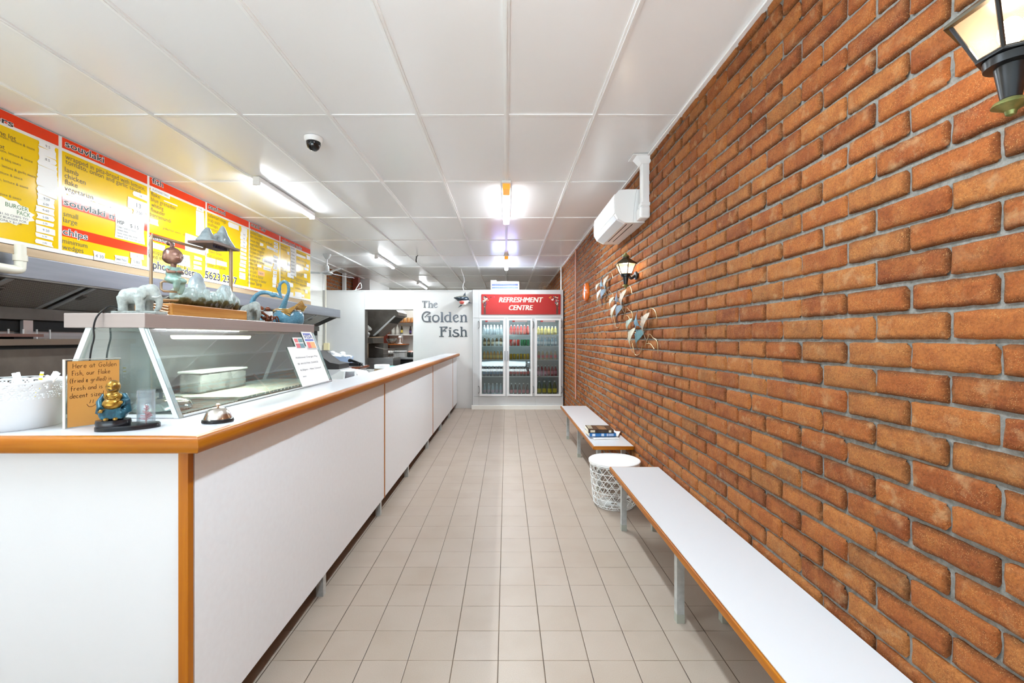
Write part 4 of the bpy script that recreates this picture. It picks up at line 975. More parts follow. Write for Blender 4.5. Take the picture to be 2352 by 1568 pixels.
q = MB(); q.text('ADD $1.50 CHIPS TO', (.0052, cy - .13, cz - .03), Y, Z, .014, .24); q.text('ANY BURGER FOR', (.0052, cy - .1, cz - .052), Y, Z, .014, .2); q.text('ONLY $1.00', (.0052, cy - .06, cz - .073), Y, Z, .014, .13); q.build('handwriting', m_hand, b.t)
b.done()
# souvlaki / chips
b = Board('souvlaki', D[1], D[2], 'yellow menu board headed souvlaki and chips')
b.w('souvlaki', 149.4, 323.2, 238.4, .05, True)
for txt, x, y, x1 in (('wrapped in pita-bread with lettuce,', 149.4, 353, 332.5), ('tomato, onion and garlic sauce', 149.4, 364.8, 323), ('lamb', 148.5, 384, 179.5), ('chicken', 148, 398.5, 195.7), ('flake', 148, 413.6, 177.4), ('vegetarian', 148, 429, 213), ('small', 145, 490.8, 178.4), ('large', 144.7, 505.5, 176.7), ('minimum', 142.6, 556.2, 200), ('wedges', 142.6, 571, 191)): b.w(txt, x, y, x1, .04)
b.bandpx(139, 443, 466.5); b.w('souvlaki meals', 145.8, 463.5, 306, .05, True); b.bandpx(138, 513, 538); b.w('chips', 143.7, 535, 200.5, .05, True)
b.w('with lettuce & garlic sauce', 206, 456, 294, .016)
for x0, x1, y0, y1, tx in ((306, 337, 430, 443, '14'), (293, 340, 443, 470, '13'), (304, 332, 470, 486, '7.50'), (154, 247, 436, 441, None), (214, 240, 575, 595, '4 30'), (262, 293, 583, 600, 'Sweet Potato'), (298, 328, 577, 590, '4'), (300, 324, 589, 607, '5.80')): b.tape(x0, x1, y0, y1, tx, 0)
b.tape(263, 331, 484, 541, None, 0, m_paper, 'paper_notice')
a_, z_ = BD(268) - D[1], BZ(268, 508) - ZBT; q = MB(); q.text('HSP', (.005, a_, z_), Y, Z, .032, .07, 'L', .02); q.text('$ 15', (.005, a_ + .13, z_ - .002), Y, Z, .032, .09)
for k, s_ in enumerate(('Chips / lamb or chicken', 'Grated cheese', 'Sauce: mayo, bbq, tomato,', '      sweet chilli, hot chilli, garlic')): q.text(s_, (.005, a_, z_ - .034 - k * .026), Y, Z, .016, (.2, .11, .22, .27)[k])
q.build('notice_lettering', m_ink, b.t); b.done()
# fish / desserts
b = Board('fish', D[2], D[3], 'yellow menu board headed fish and desserts behind the girl figurine')
b.w('fish', 348.9, 411.3, 374.4, .052, True)
for txt, x, y, x1 in (('flake', 346.5, 441.8, 366.8), ('blue grenadier', 346.5, 454.5, 403.8), ('whiting', 347, 467.5, 374.8), ('flounder', 346, 479.5, 378.5), ('barramundi', 344.2, 490.6, 392), ('pineapple fritter', 340.5, 577.7, 404), ('fried mars bar', 340.5, 589.6, 402)): b.w(txt, x, y, x1, .042)
b.w('grilled fish extra  .50', 373.5, 521.7, 424.7, .026); b.bandpx(338.5, 528.3, 546.3); b.w('desserts', 342, 544, 400.7, .052, True)
b.w('phone orders', 350.7, 615.5, 452, .075, True)
for x0, x1, y0, y1, tx in ((345, 389, 419, 431, 'FLATHEAD TAILS'), (376, 406, 452, 456, None), (343, 363, 495, 508, None), (343, 379, 552, 566, None), (450, 467, 465, 476, '7 50'), (449, 468, 477, 537, '8.50'), (445, 463, 585, 593, '2-00'), (444, 462, 597, 604, '3 50'), (444, 462, 607, 616, None)): b.tape(x0, x1, y0, y1, tx, 0, h=.02 if tx == '8.50' else None)
b.tape(425, 470, 531, 573, None, 0, m_paper, 'paper_notice'); b.tape(406, 435, 579, 606, None, 0, m_paper, 'paper_notice')
q = MB(); a_, z_ = BD(430) - D[2], BZ(430, 548) - ZBT
q.text('Gravy', (.005, a_ + .08, z_), Y, Z, .026, .085, 'L', .01); q.text('Small    $1.00', (.005, a_, z_ - .05), Y, Z, .02, .2); q.text('Large    $2.00', (.005, a_, z_ - .09), Y, Z, .02, .2)
a_, z_ = BD(408) - D[2], BZ(408, 589) - ZBT; q.text('JAM $1ea', (.005, a_, z_ - .005), Y, Z, .034, .13); q.text('DONUTS', (.005, a_, z_ - .055), Y, Z, .034, .12); q.text('6 for $5', (.005, a_, z_ - .103), Y, Z, .034, .12)
q.build('notice_lettering', m_ink, b.t); b.done()
# seafood
b = Board('seafood', D[3], D[4], 'yellow menu board headed seafood behind the stone fountain')
b.w('seafood', 478.8, 473, 517, .052, True)
for txt, x, y, x1 in (('calamari rings', 477.9, 491.8, 518.7), ('crab stick', 477, 502.8, 505), ('scallops', 476.7, 513, 499.4), ('crumbed prawns', 476.4, 522.8, 518), ('fish cakes', 476.2, 532.5, 503), ('flake bites', 480.2, 577.4, 508.9), ('crab nuggets', 473.3, 587, 511.8), ('mussel in batter', 471.5, 607.8, 519)): b.w(txt, x, y, x1, .042)
b.w('5623 2337', 470.2, 638, 543.9, .085, True)
for i, (x0, y0, y1, tx) in enumerate(((553, 516, 528, None), (552.5, 528, 537, '2-00'), (552, 537.5, 546, '2.50'), (552, 546.5, 555, '2.50'), (552, 555.5, 564, '2.50'), (551.5, 565, 572.5, '3.20'), (551, 575, 582, '4.50'), (551, 584, 591.5, None), (550.5, 593, 601, '1.00'), (550, 603, 610, '2.40'), (549, 613, 620, None), (549, 623, 630, '1.20'), (549, 631, 639, '15.00'))): b.tape(x0, x0 + 14, y0, y1, tx)
for x0, x1, y0, y1, tx in ((524, 548, 504, 516, None), (471.5, 494, 588, 601, None), (495.5, 520, 594, 606, None), (470.5, 502, 611, 621, 'Sea Food Sampler'), (473, 478.5, 567, 578, None)): b.tape(x0, x1, y0, y1, tx)
b.done()
# snack bar
b = Board('snack', D[4], D[5], 'yellow menu board headed snack bar behind the blue swans')
b.w('snack bar', 576, 515.2, 610.5, .05, True)
Zx = lambda x: 465 + x / 5.808
Zy = lambda y: 450 + y / 5.808
for txt, x, y, x1 in (('potato cakes', 638, 480, 795), ('dim sims (steam or fried)', 635, 533, 930), ('onion ring', 632, 588, 755), ('vegetable nugget', 628, 638, 832), ('chicken nuggets', 625, 692, 820), ('chicken croquet', 622, 741, 812), ('beef croquet', 620, 793, 775), ('sausage in batter', 617, 848, 828), ('chiko roll', 614, 900, 722), ('spring roll', 612, 950, 735), ('corn jack', 608, 1006, 720), ('dim sim in batter', 605, 1058, 810), ('hamburger in batter', 603, 1110, 850), ('chicken', 600, 1166, 695)): b.w(txt, Zx(x), Zy(y), Zx(x1), .042)
b.w('Strip', Zx(712), Zy(1190), Zx(785), .05, pen=True); b.w('Mini Meal', Zx(640), Zy(446), Zx(738), .03, pen=True)
for k, y in enumerate((590, 640, 690, 775, 830, 880, 925, 985, 1035, 1080, 1120, 1170)): b.tape(Zx(952 - k * 2), Zx(1005 - k * 2), Zy(y), Zy(y + 42), ('1.00', '1.20', '.80', None, '2.50', None, '2.70', '1.50', '3.00', None, None, None)[k])
for x0, x1, y0, y1, tx in ((762, 806, 600, 645, None), (852, 960, 648, 680, 'hash brown'), (796, 930, 822, 868, 'jumbo sausage'), (725, 782, 900, 935, None), (806, 912, 925, 970, 'chicken wing')): b.tape(Zx(x0), Zx(x1), Zy(y0), Zy(y1), tx)
b.tape(Zx(736), Zx(824), Zy(982), Zy(1050), 'NEW', 0, M('orange_note', (240, 176, 110), .5), 'orange_note')
q = MB(); a_, z_ = BD(Zx(690)) - D[4], BZ(Zx(690), Zy(1240)) - ZBT; q.text('all prices include gst', (.005, a_, z_ + .012), Y, Z, .016, .34); q.text('Prices are subject to change', (.005, a_ - .2, z_ - .03), Y, Z, .018, .5); q.build('small_print', M('red_print', (206, 84, 30), .5), b.t)
b.done()
# value packs
b = Board('value', D[5], D[6], 'yellow menu board headed value meal packs at the far end')
b.w('value-meal packs', 646.6, 552.4, 693, .05, True)
for txt, x, y, x1 in (('family pack', 1040, 655, 1135), ('4 flake, chips', 1045, 700, 1120), ('pack for one', 1035, 945, 1130), ('1 flake', 1045, 965, 1085), ('2 potato cakes', 1042, 990, 1115), ('chips', 1040, 1030, 1070), ('kids pack', 1040, 1085, 1100), ('fisherman pack', 1255, 755, 1380), ('2 flake, 2 dim sims', 1255, 845, 1390), ('minimum chips', 1250, 900, 1360), ('summer pack', 1245, 1025, 1345), ('3 flake 3 cakes', 1245, 1050, 1330), ('fishermans basket', 1235, 1105, 1410), ('calamari, prawns, scallops', 1240, 1130, 1400), ('flake and chips', 1240, 1165, 1380), ('large pack', 1300, 1195, 1385), ('6 flake, chips', 1240, 1235, 1380)): b.w(txt, Zx(x), Zy(y), Zx(x1), .03)
b.tape(Zx(1168), Zx(1248), Zy(652), Zy(1050), None, 0, m_paper, 'paper_notice')
for k in range(11): b.pen.text(('Specials', 'fish pack', '2 flake', '4 cakes', 'chips', 'snack', 'nuggets', 'calamari', 'sauce', 'drink', '$39.50')[k], (.0052, BD(Zx(1176)) - D[5], BZ(Zx(1176), Zy(690)) - ZBT - k * .052), Y, Z, .026, .12)
for x0, x1, y0, y1 in ((1130, 1160, 730, 770), (1130, 1215, 1010, 1075), (1130, 1160, 880, 925), (1385, 1430, 780, 840), (1250, 1375, 755, 790), (1380, 1415, 905, 945), (1355, 1412, 950, 980), (1130, 1205, 1140, 1200), (1128, 1205, 1270, 1330), (1230, 1318, 1270, 1335), (1318, 1358, 1310, 1345), (1350, 1390, 1030, 1085), (1390, 1430, 1150, 1205), (1365, 1400, 1245, 1295)): b.tape(Zx(x0), Zx(x1), Zy(y0), Zy(y1))
b.done()

# ================================================================== RANGE HOOD AND COOKING LINE
t = thing('range_hood', 'long stainless range hood with mesh filters under the menu boards', 'range hood', (-3.3, -.4, 1.86))
HL = 8.83 + .4
m_hood = M('hood_steel', (140, 141, 148), .36, .6, var=(2.5, (124, 125, 132)), stretch=(1, .5, 8))
MB().rbox((-.05, 0, 0), (0, HL, .15), .004).build('front_lip', m_hood, t)
MB().box((-.05, 0, -.012), (-.0, HL, .0)).build('lip_return', m_dsteel, t)
MB().box((-.495, 0, .12), (-.05, HL, .145)).build('top_panel', m_dsteel, t)
MB().prism([(-.495, -.20), (-.03, .01), (-.03, .14), (-.495, .14)], (0, HL - .012, 0), X, Z, (0, .012, 0)).build('end_panel', m_steel, t)
MB().box((-.495, 0, -.27), (-.42, HL, -.18)).build('grease_rail', m_dsteel, t)
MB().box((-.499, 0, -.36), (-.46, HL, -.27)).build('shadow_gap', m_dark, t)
m_mesh = bpy.data.materials.new('filter_mesh'); tt = NT(m_mesh); c_ = tt.coords('Object'); s3 = tt.n('ShaderNodeSeparateXYZ'); tt.l(c_, s3.inputs[0])
wv = tt.math('ABSOLUTE', tt.math('SINE', tt.math('MULTIPLY', s3.outputs[1], 240.0))); wu = tt.math('ABSOLUTE', tt.math('SINE', tt.math('MULTIPLY', s3.outputs[0], 260.0)))
tt.l(tt.ramp(tt.math('MULTIPLY', wv, wu), [(.25, lin((70, 66, 62))), (.6, lin((225, 222, 215)))]), tt.b.inputs['Base Color']); tt.b.inputs['Metallic'].default_value = .5; tt.b.inputs['Roughness'].default_value = .45
A0, A1 = Vector((-.05, 0, .0)), Vector((-.45, 0, -.185)); u_ = (A1 - A0)
y0 = .35
for i in range(14):
    if i % 5 == 4:
        q = MB(); q.prism([(0, 0), (1, 0), (1, .55), (0, .55)], A0 + Y * y0, u_, Y, (0, 0, .01)); q.build('blank_panel', m_dsteel, t)
    else:
        q = MB(); q.prism([(.02, .03), (.98, .03), (.98, .52), (.02, .52)], A0 + Y * y0, u_, Y, (0, 0, .01)); f = q.build('filter', m_mesh, t)
        q = MB()
        q.prism([(0, 0), (0, .035), (.97, .035), (.97, .515), (0.0, .515), (0, .55), (1, .55), (1, 0)], A0 + Y * y0 - Z * .006, u_, Y, (0, 0, .012))
        q.build('filter_frame', m_alu, f)
        q = MB(); q.prism([(.3, .03), (.46, .03), (.46, .075), (.3, .075)], A0 + Y * y0 - Z * .014, u_, Y, (0, 0, .008)); q.build('filter_clip', m_dsteel, f)
    y0 += .61
cnd = thing('conduit', 'thick cream pipe elbow in front of the range hood at the far left', 'conduit', (-3.24, 2.9, 1.9))
MB().tube(spl([(0, -.25, .02), (0, -.1, .0), (0, .04, .0), (0, .06, .04), (0, .06, .17)], 5), .03, 12).build('pipe', M('cream_plastic'), cnd, True)
MB().cyl((0, .06, .06), (0, .06, .1), .036).build('socket', M('cream_plastic'), cnd, True)

m_brst = M('brown_stained_steel', (104, 92, 82), .5, .4, var=(5, (78, 68, 60)))
struct(MB().box((WL + .001, 1.2, 0), (-3.78, 8.9, 1.62)).build('wall_splashback', m_steel))
t = thing('griddle_range', 'dark brown stained cooking range under the hood at the left edge', 'cooking range', (-3.75, 1.5, 0))
MB().rbox((0, 0, .12), (.62, 2.2, 1.375), .004).build('body', m_brst, t)
MB().box((-.02, -.01, 1.40), (.66, 2.21, 1.44)).build('top_plate', M('plate_brown', (98, 80, 66), .5, .3), t)
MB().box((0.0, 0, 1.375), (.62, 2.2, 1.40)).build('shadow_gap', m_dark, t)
for y in (.05, 2.1):
    for x in (.05, .55): MB().cyl((x, y, 0), (x, y, .12), .025).build('foot', m_dsteel, t)
MB().box((.1, .1, 1.455), (.5, 1.62, 1.475)).build('grill_plate', M('grill_brown', (92, 56, 44), .5), t)
q = MB()
for y in (.2, .7, 1.2, 1.45): q.box((.12, y, 1.44), (.48, y + .12, 1.456))
q.build('grill_support', m_dark, t)
q = MB()
for i in range(21): q.cyl((.05, .1 + i * .1, 1.44), (.05, .1 + i * .1, 1.515), .006, n=6)
q.build('pegs', m_gloss_white, t)
tag(MB().box((-3.757, 3.43, 1.4415), (-3.73, 3.5, 1.585)).build('steel_post', M('bright_steel', (225, 225, 228), .2, .5)), 'bright steel upright behind the dark range', 'post')
t = thing('deep_fryer', 'grey stainless deep fryer bench seen through the glass warmer', 'fryer', (-3.75, 3.8, 0))
MB().rbox((0, 0, .1), (.72, 3.6, .94), .004).build('body', m_steel, t)
MB().box((.0, 0, .94), (.06, 3.6, 1.35)).build('back_panel', m_steel, t)
for k in range(3):
    MB().box((.12, .3 + k * 1.02, .93), (.66, 1.1 + k * 1.02, .945)).build('oil_tank', M('oil_dark', (58, 48, 36), .15), t)
    MB().cyl((.72, .7 + k * 1.02, .7), (.75, .7 + k * 1.02, .7), .03).build('knob', m_black, t)
for y in (.05, 3.5):
    for x in (.05, .65): MB().cyl((x, y, 0), (x, y, .1), .025).build('foot', m_dsteel, t)

# ================================================================== GLASS FOOD WARMER
CY1, CY2 = 1.70, 3.19
TR, BR, TLx, BL, ZS = -1.385, -1.25, -1.612, -1.75, 1.484
t = thing('food_warmer', 'slant sided glass food warmer with a steel top shelf on the counter', 'display case', (-1.5, CY1, CT))
def W_(p): return Vector((p[0] + 1.5, p[1] - CY1, p[2] - CT + .001))
m_shelf_f = M('brushed_steel_light', (222, 214, 212), .4, .35)
m_shelf = M('brushed_steel_warm', (172, 158, 152), .38, .55, var=(2, (164, 150, 144)), stretch=(1, .4, 20))
MB().rbox(W_((-1.69, CY1 - .005, ZS)), W_((-1.38, CY2, 1.54)), .002).build('top_shelf', m_shelf, t)
m_post = M('case_frame', (222, 226, 226), .3, .3)
def post(x0, x1, y, w=.022):
    p, k_ = W_((x0, y, ZS)), W_((x1, y, CT)); q = MB(); d = Vector((w, 0, 0)); e_ = Vector((0, .02, 0))
    q.add([p - d / 2, p + d / 2, p + d / 2 + e_, p - d / 2 + e_, k_ - d / 2, k_ + d / 2, k_ + d / 2 + e_, k_ - d / 2 + e_], [(0, 1, 2, 3), (7, 6, 5, 4), (0, 4, 5, 1), (1, 5, 6, 2), (2, 6, 7, 3), (3, 7, 4, 0)]); return q
for x0, x1, y in ((TR - .012, BR - .012, CY1), (TLx + .012, BL + .012, CY1), (TR - .012, BR - .012, CY2 - .02), (TLx + .012, BL + .012, CY2 - .02)): post(x0, x1, y).build('frame_post', m_post, t)
q = MB()
for z, xa, xb in ((CT + .001, BL, BR),):
    for y in (CY1 + .004, CY2 - .012): q.box(W_((xa + .03, y, z)), W_((xb - .026, y + .012, z + .012)))
    q.box(W_((BR - .012, CY1 + .022, z)), W_((BR - .001, CY2 - .022, z + .008)))
q.build('base_rail', m_post, t)
m_cg = glass('case_glass', (226, 236, 236), .35, .05, (190, 200, 200)); m_cg2 = glass('case_glass_dusty', (206, 220, 220), .15, .12, (176, 186, 186))
def quad(pts, th, name, mat):
    a = [W_(p) for p in pts]; n_ = (a[1] - a[0]).cross(a[3] - a[0]).normalized() * th; q = MB()
    q.add(a + [p + n_ for p in a], [(0, 1, 2, 3), (7, 6, 5, 4), (0, 4, 5, 1), (1, 5, 6, 2), (2, 6, 7, 3), (3, 7, 4, 0)]); return q.build(name, mat, t)
quad([(TLx, CY1 + .01, ZS), (TR, CY1 + .01, ZS), (BR - .01, CY1 + .012, CT + .014), (BL + .01, CY1 + .012, CT + .014)], .004, 'end_pane', m_cg)
quad([(TR, CY1, ZS), (TR, CY2, ZS), (BR, CY2, CT), (BR, CY1, CT)], .004, 'front_pane', m_cg)
quad([(TLx, CY2 - .01, ZS), (TR, CY2 - .01, ZS), (BR, CY2 - .01, CT + .01), (BL, CY2 - .01, CT + .01)], .004, 'end_pane', m_cg2)
quad([(TLx + .004, CY1 + .02, ZS), (TLx + .004, CY2 - .02, ZS), (BL + .004, CY2 - .02, CT), (BL + .004, CY1 + .02, CT)], .004, 'sliding_pane', glass('sliding_glass', (196, 208, 208), .02, .16, (150, 158, 158)))
q = MB()
for i in range(24): q.box(W_((BL + .06, 2.14 + i * .041, CT + .014)), W_((BR - .02, 2.17 + i * .041, CT + .024)))
q.box(W_((BL + .1, 2.13, CT + .002)), W_((BL + .12, 3.12, CT + .014))); q.box(W_((BR - .06, 2.13, CT + .002)), W_((BR - .04, 3.12, CT + .014)))
q.build('slatted_rack', M('rack_pale', (214, 218, 210), .4, .3, var=(18, (170, 170, 156))), t)
MB().box(W_((BL + .03, CY1 + .03, CT + .0005)), W_((BR - .02, CY2 - .03, CT + .002))).build('deck', M('deck_steel', (112, 112, 108), .35, .6), t)
q = MB()
for i in range(22): q.box(W_((BL + .05, 1.74 + i * .017, CT + .004)), W_((BR - .02, 1.747 + i * .017, CT + .012)))
q.build('floor_grill', M('grill_grey', (120, 120, 116), .35, .7), t)
tb = MB().rbox(W_((-1.47, 1.88, ZS - .028)), W_((-1.42, 2.51, ZS - .013)), .004).build('lamp_holder', m_dsteel, t)
MB().cyl(W_((-1.435, 1.915, ZS - .03)), W_((-1.435, 2.47, ZS - .03)), .014, n=12).build('heat_tube', lamp_mat('warm_tube', (255, 240, 205), 6), tb, True)
MB().box(W_((TLx + .02, CY1 + .03, ZS - .012)), W_((TR - .02, CY2 - .03, ZS - .001))).build('canopy_lining', M('canopy_lining', (150, 144, 132), .4, .5), t)
area('warmer_light', (-1.46, 2.3, ZS - .07), (0, 0, 0), .04, .5, 4.0, (1, .93, .8))
# what stands in the warmer
t = thing('dome_lid', 'round steel dome lid inside the food warmer near its end', 'lid', (-1.43, 1.84, CT + .013))
MB().lathe([(.105, 0), (.11, .006), (.1, .03), (.07, .048), (.02, .056), (0, .057)], n=36).build('dome', m_chrome, t, True)
MB().lathe([(.008, .055), (.008, .07), (.018, .078), (.016, .088), (0, .09)], n=16).build('knob', m_black, t, True)
t = thing('plastic_tub', 'clear plastic tub behind the glass of the food warmer', 'tub', (-1.60, 2.45, CT + .027))
MB().rbox((-.06, -.2, 0), (.05, .2, .1), .01).build('body', glass('tub_plastic', (214, 220, 218), .8, .3, (205, 210, 208)), t)
MB().rbox((-.065, -.205, .1), (.055, .205, .112), .004).build('lid', M('tub_lid', (206, 212, 210), .4), t)
# notices stuck on the sloping glass
def slope(y, s): return Vector((TR + (BR - TR) * s + .006, y, ZS + (CT - ZS) * s))
def onglass(name, label, y0, y1, s0, s1, mat, deco=None):
    o = slope(y0, s0); u = Y.copy(); v = slope(y0, s1) - slope(y0, s0); n_ = u.cross(v).normalized(); n_ = n_ if n_.x > 0 else -n_
    t = thing(name, label, 'notice', o, 0, 'papers on the warmer glass'); vl = v.length; v.normalize()
    q = MB(); q.prism([(0, 0), (y1 - y0, 0), (y1 - y0, vl), (0, vl)], (0, 0, 0), u, v, n_ * .001); q.build('sheet', mat, t)
    if deco: deco(t, u, v, n_, y1 - y0, vl)
    return t
def notice(t, u, v, n_, w, h):
    q = MB()
    for k, s_ in enumerate(('Additional Charges May', 'BE AN EXTRA CHARGE', '4.00pm - Not Closed', 'xxx')):
        q.text(s_, n_ * .0016 + u * w * .12 + v * h * (.3 + k * .16), u, -v, .012, (w * .78, w * .72, w * .74, w * .12)[k])
    q.build('lettering', m_ink, t)
onglass('paper_notice', 'white paper notice stuck on the sloping glass of the food warmer', 2.72, 3.13, .27, .97, M('paper_bright', (244, 243, 243), .6), notice)
def cards(t, u, v, n_, w, h):
    for a, b_, c0, c1, col in ((.1, .9, .42, .52, (40, 60, 170)), (.15, .9, .58, .9, (222, 50, 36)), (.45, .9, .58, .9, (240, 150, 30)), (.1, .8, .1, .18, (40, 130, 90))):
        q = MB(); q.prism([(w * a, h * c0), (w * b_, h * c0), (w * b_, h * c1), (w * a, h * c1)], n_ * (.0012 + a * .0004), u, v, n_ * .0003); q.build('card_mark', M('card_%d' % col[0], col, .4), t)
    q = MB(); q.text('VISA', n_ * .002 + u * w * .1 + v * h * .38, u, -v, .03, w * .8, 'L', .02, .2); q.build('lettering', M('navy', (30, 50, 140), .4), t)
onglass('card_sticker', 'strip of coloured payment card marks high on the warmer glass', 2.98, 3.14, -.02, .34, m_paper, cards)
def eft(t, u, v, n_, w, h):
    for a, b_, c0, c1, col in ((.1, .45, .1, .45, (214, 60, 56)), (.5, .95, .1, .45, (30, 110, 110)), (.1, .5, .55, .95, (206, 50, 60)), (.5, .95, .55, .95, (40, 110, 120))):
        q = MB(); q.prism([(w * a, h * c0), (w * b_, h * c0), (w * b_, h * c1), (w * a, h * c1)], n_ * .0012, u, v, n_ * .0003); q.build('card_mark', M('eft_%d' % col[0], col, .4), t)
onglass('card_sticker', 'square red and green payment sticker beside the card strip', 2.83, 2.96, .1, .3, m_paper, eft)
q = MB().tube(spl([(-1.56, 1.9, 1.55), P(262, 704, 1.74), P(240, 710, 1.70), P(222, 728, 1.68), P(215, 752, 1.675), P(216, 775, 1.675), P(210, 800, 1.675), P(206, 830, 1.675), P(204, 900, 1.67), P(200, 960, 1.66)], 6), .0032, 8)
tag(q.build('power_cord', m_black, smooth=True), 'black power cord hanging over the warmer shelf edge', 'cord')
# ================================================================== ON THE COUNTER END
# perforated bucket with straws
bc = Vector((-1.72, 1.545, CT)); t = thing('straw_bucket', 'white perforated bucket of straws at the counter end', 'bucket', bc)
m_bk = M('bucket_white', (218, 219, 220), .4)
MB().lathe([(0, .004), (.118, .004), (.122, .0), (.126, .004), (.137, .095), (.1385, .1), (.1385, .103), (.134, .103), (.122, .01), (0, .01)], n=56).build('body', m_bk, t, True)
# lace band with real holes
q = MB(); NH, NZ = 192, 18
def rb(z): return .138 + (z - .1) * .19
def hole(i, j):
    r_ = random.Random((i // 2) * 31 + (j // 2) * 17).random()
    if j in (1, 2): return j == 1 and i % 3 == 0
    return 2 < j < 16 and ((j % 2 == 1 and (i + (j // 2) % 2) % 2 == 0 and r_ < .62) or (r_ > .93 and (i % 2 or j % 2)))
idx = {}
for j in range(NZ + 1):
    for i in range(NH):
        a = 2 * PI * i / NH; z = .1 + .058 * j / NZ + (.006 * abs(math.sin(i * PI * 24 / NH)) if j == NZ else 0)
        idx[i, j] = len(q.v); q.v.append(Vector((rb(z) * math.cos(a), rb(z) * math.sin(a), z)))
for j in range(NZ):
    for i in range(NH):
        if not hole(i, j): q.f.append((idx[i, j], idx[(i + 1) % NH, j], idx[(i + 1) % NH, j + 1], idx[i, j + 1]))
lace = q.build('lace_band', m_bk, t, True); md = lace.modifiers.new('thickness', 'SOLIDIFY'); md.thickness = .003
MB().tube(spl([(.146 * math.cos(a), .146 * math.sin(a), .165) for a in [PI * .55 + i * PI * .5 / 8 for i in range(9)]], 3), .0015, 6).build('handle', m_galv, t, True)
def straw(px0, py0, px1, py1, D0, D1, mat, label, stripes=None):
    a, b_ = P(px1, py1, D1), P(px0, py0, D0); d = (a - b_).normalized()
    t = thing('straw', label, 'straw', b_, 0, 'straws in the bucket'); L_ = (a - b_).length
    q = MB().tube([Vector((0, 0, 0)), d * L_], .0048, 10, cap=False); s_ = q.build('tube', mat, t, True)
    s_.modifiers.new('wall', 'SOLIDIFY').thickness = .0007
    if stripes:
        q = MB()
        for k in range(8): q.tube([d * L_ * (k / 8 + .02), d * L_ * (k / 8 + .07)], .0051, 10, cap=False)
        q.build('stripe', stripes, t, True)
m_straw = M('straw_white', (246, 246, 246), .35)
straw(52, 935, 31, 857, 1.52, 1.49, m_straw, 'left one of two white straws leaning to the left in the bucket')
straw(62, 935, 41, 855, 1.52, 1.49, m_straw, 'right one of two white straws leaning to the left in the bucket')
straw(78, 935, 97, 853.5, 1.53, 1.545, m_straw, 'yellow and white striped straw in the bucket', M('straw_yellow', (236, 208, 30), .4))
straw(70, 940, 110, 862, 1.53, 1.6, m_straw, 'white straw beside the striped straw in the bucket')
straw(70, 942, 127, 853, 1.53, 1.58, m_straw, 'upper white straw leaning far to the right in the bucket')
straw(66, 948, 131, 853, 1.52, 1.56, m_straw, 'middle white straw leaning far to the right in the bucket')
straw(64, 952, 136, 856, 1.51, 1.55, m_straw, 'lowest white straw leaning far to the right in the bucket')

# orange hand-written card in a clear stand
HW = {  # pen strokes on a unit em (x-height .5)
 'H': [[(.1, 0), (.1, .9)], [(.12, .45), (.55, .48)], [(.55, .0), (.55, .9)]], 'e': [[(.08, .28), (.42, .3), (.36, .5), (.12, .42), (.08, .14), (.24, .0), (.44, .1)]],
 'r': [[(.1, 0), (.1, .5)], [(.1, .3), (.22, .48), (.4, .5)]], 'a': [[(.42, .46), (.2, .5), (.06, .24), (.18, .02), (.4, .2), (.43, .48)], [(.43, .48), (.42, .1), (.52, .02)]],
 't': [[(.22, .8), (.22, .02)], [(.04, .5), (.44, .54)]], 'G': [[(.56, .8), (.3, .9), (.06, .5), (.2, .06), (.5, .1), (.58, .4)], [(.34, .42), (.66, .42)]],
 'o': [[(.26, .5), (.06, .28), (.22, .0), (.44, .22), (.26, .5)]], 'l': [[(.14, .95), (.12, .02)]], 'd': [[(.4, .4), (.16, .46), (.06, .16), (.24, .0), (.42, .2)], [(.46, .95), (.44, .02)]],
 'n': [[(.1, .5), (.1, 0)], [(.1, .3), (.28, .5), (.42, .4), (.44, .0)]], 'F': [[(.1, .9), (.1, 0)], [(.04, .88), (.52, .9)], [(.1, .46), (.42, .48)]], 'i': [[(.12, .5), (.12, .02)], [(.11, .68), (.15, .72)]],
 's': [[(.38, .46), (.18, .5), (.12, .34), (.36, .2), (.28, .02), (.06, .04)]], 'h': [[(.1, .95), (.1, 0)], [(.1, .3), (.28, .48), (.42, .36), (.44, 0)]], ',': [[(.14, .06), (.06, -.16)]],
 'u': [[(.08, .5), (.1, .1), (.28, .02), (.42, .2), (.43, .5)], [(.43, .5), (.46, .02)]], 'f': [[(.4, .88), (.22, .84), (.2, .4), (.18, -.1)], [(.04, .44), (.4, .48)]], 'k': [[(.1, .95), (.1, 0)], [(.42, .5), (.12, .24)], [(.12, .26), (.44, 0)]],
 '(': [[(.3, .95), (.08, .5), (.2, -.1)]], ')': [[(.1, .95), (.3, .5), (.12, -.1)]], '&': [[(.4, .5), (.14, .5), (.12, .3), (.4, .3), (.1, .26), (.1, .04), (.42, .06)], [(.26, .6), (.26, -.06)]],
 'g': [[(.42, .44), (.18, .5), (.08, .24), (.26, .06), (.42, .24)], [(.43, .48), (.42, -.2), (.2, -.32), (.06, -.2)]], 'c': [[(.4, .42), (.2, .5), (.06, .24), (.2, .0), (.42, .1)]], 'z': [[(.06, .48), (.4, .48)], [(.4, .48), (.08, .02)], [(.08, .02), (.44, .02)]], ' ': []}
def handwrite(q, txt, o, u, v, s, width, pen, nrm, slope_=0.0):
    adv = {' ': .42, 'i': .26, 'l': .26, ',': .26, '(': .36, ')': .38, 'H': .68, 'G': .74}; nat = sum(adv.get(c, .54) for c in txt); k = width / nat; x = 0
    for c in txt:
        for st in HW[c]:
            pts = spl(st, 5) if len(st) > 2 else [Vector(p) for p in st]
            q.ribbon([((x + p[0]) * k, p[1] * s + (x + p[0]) * k * slope_) for p in pts], pen, o, u, v, nrm * .0002)
        x += adv.get(c, .54)
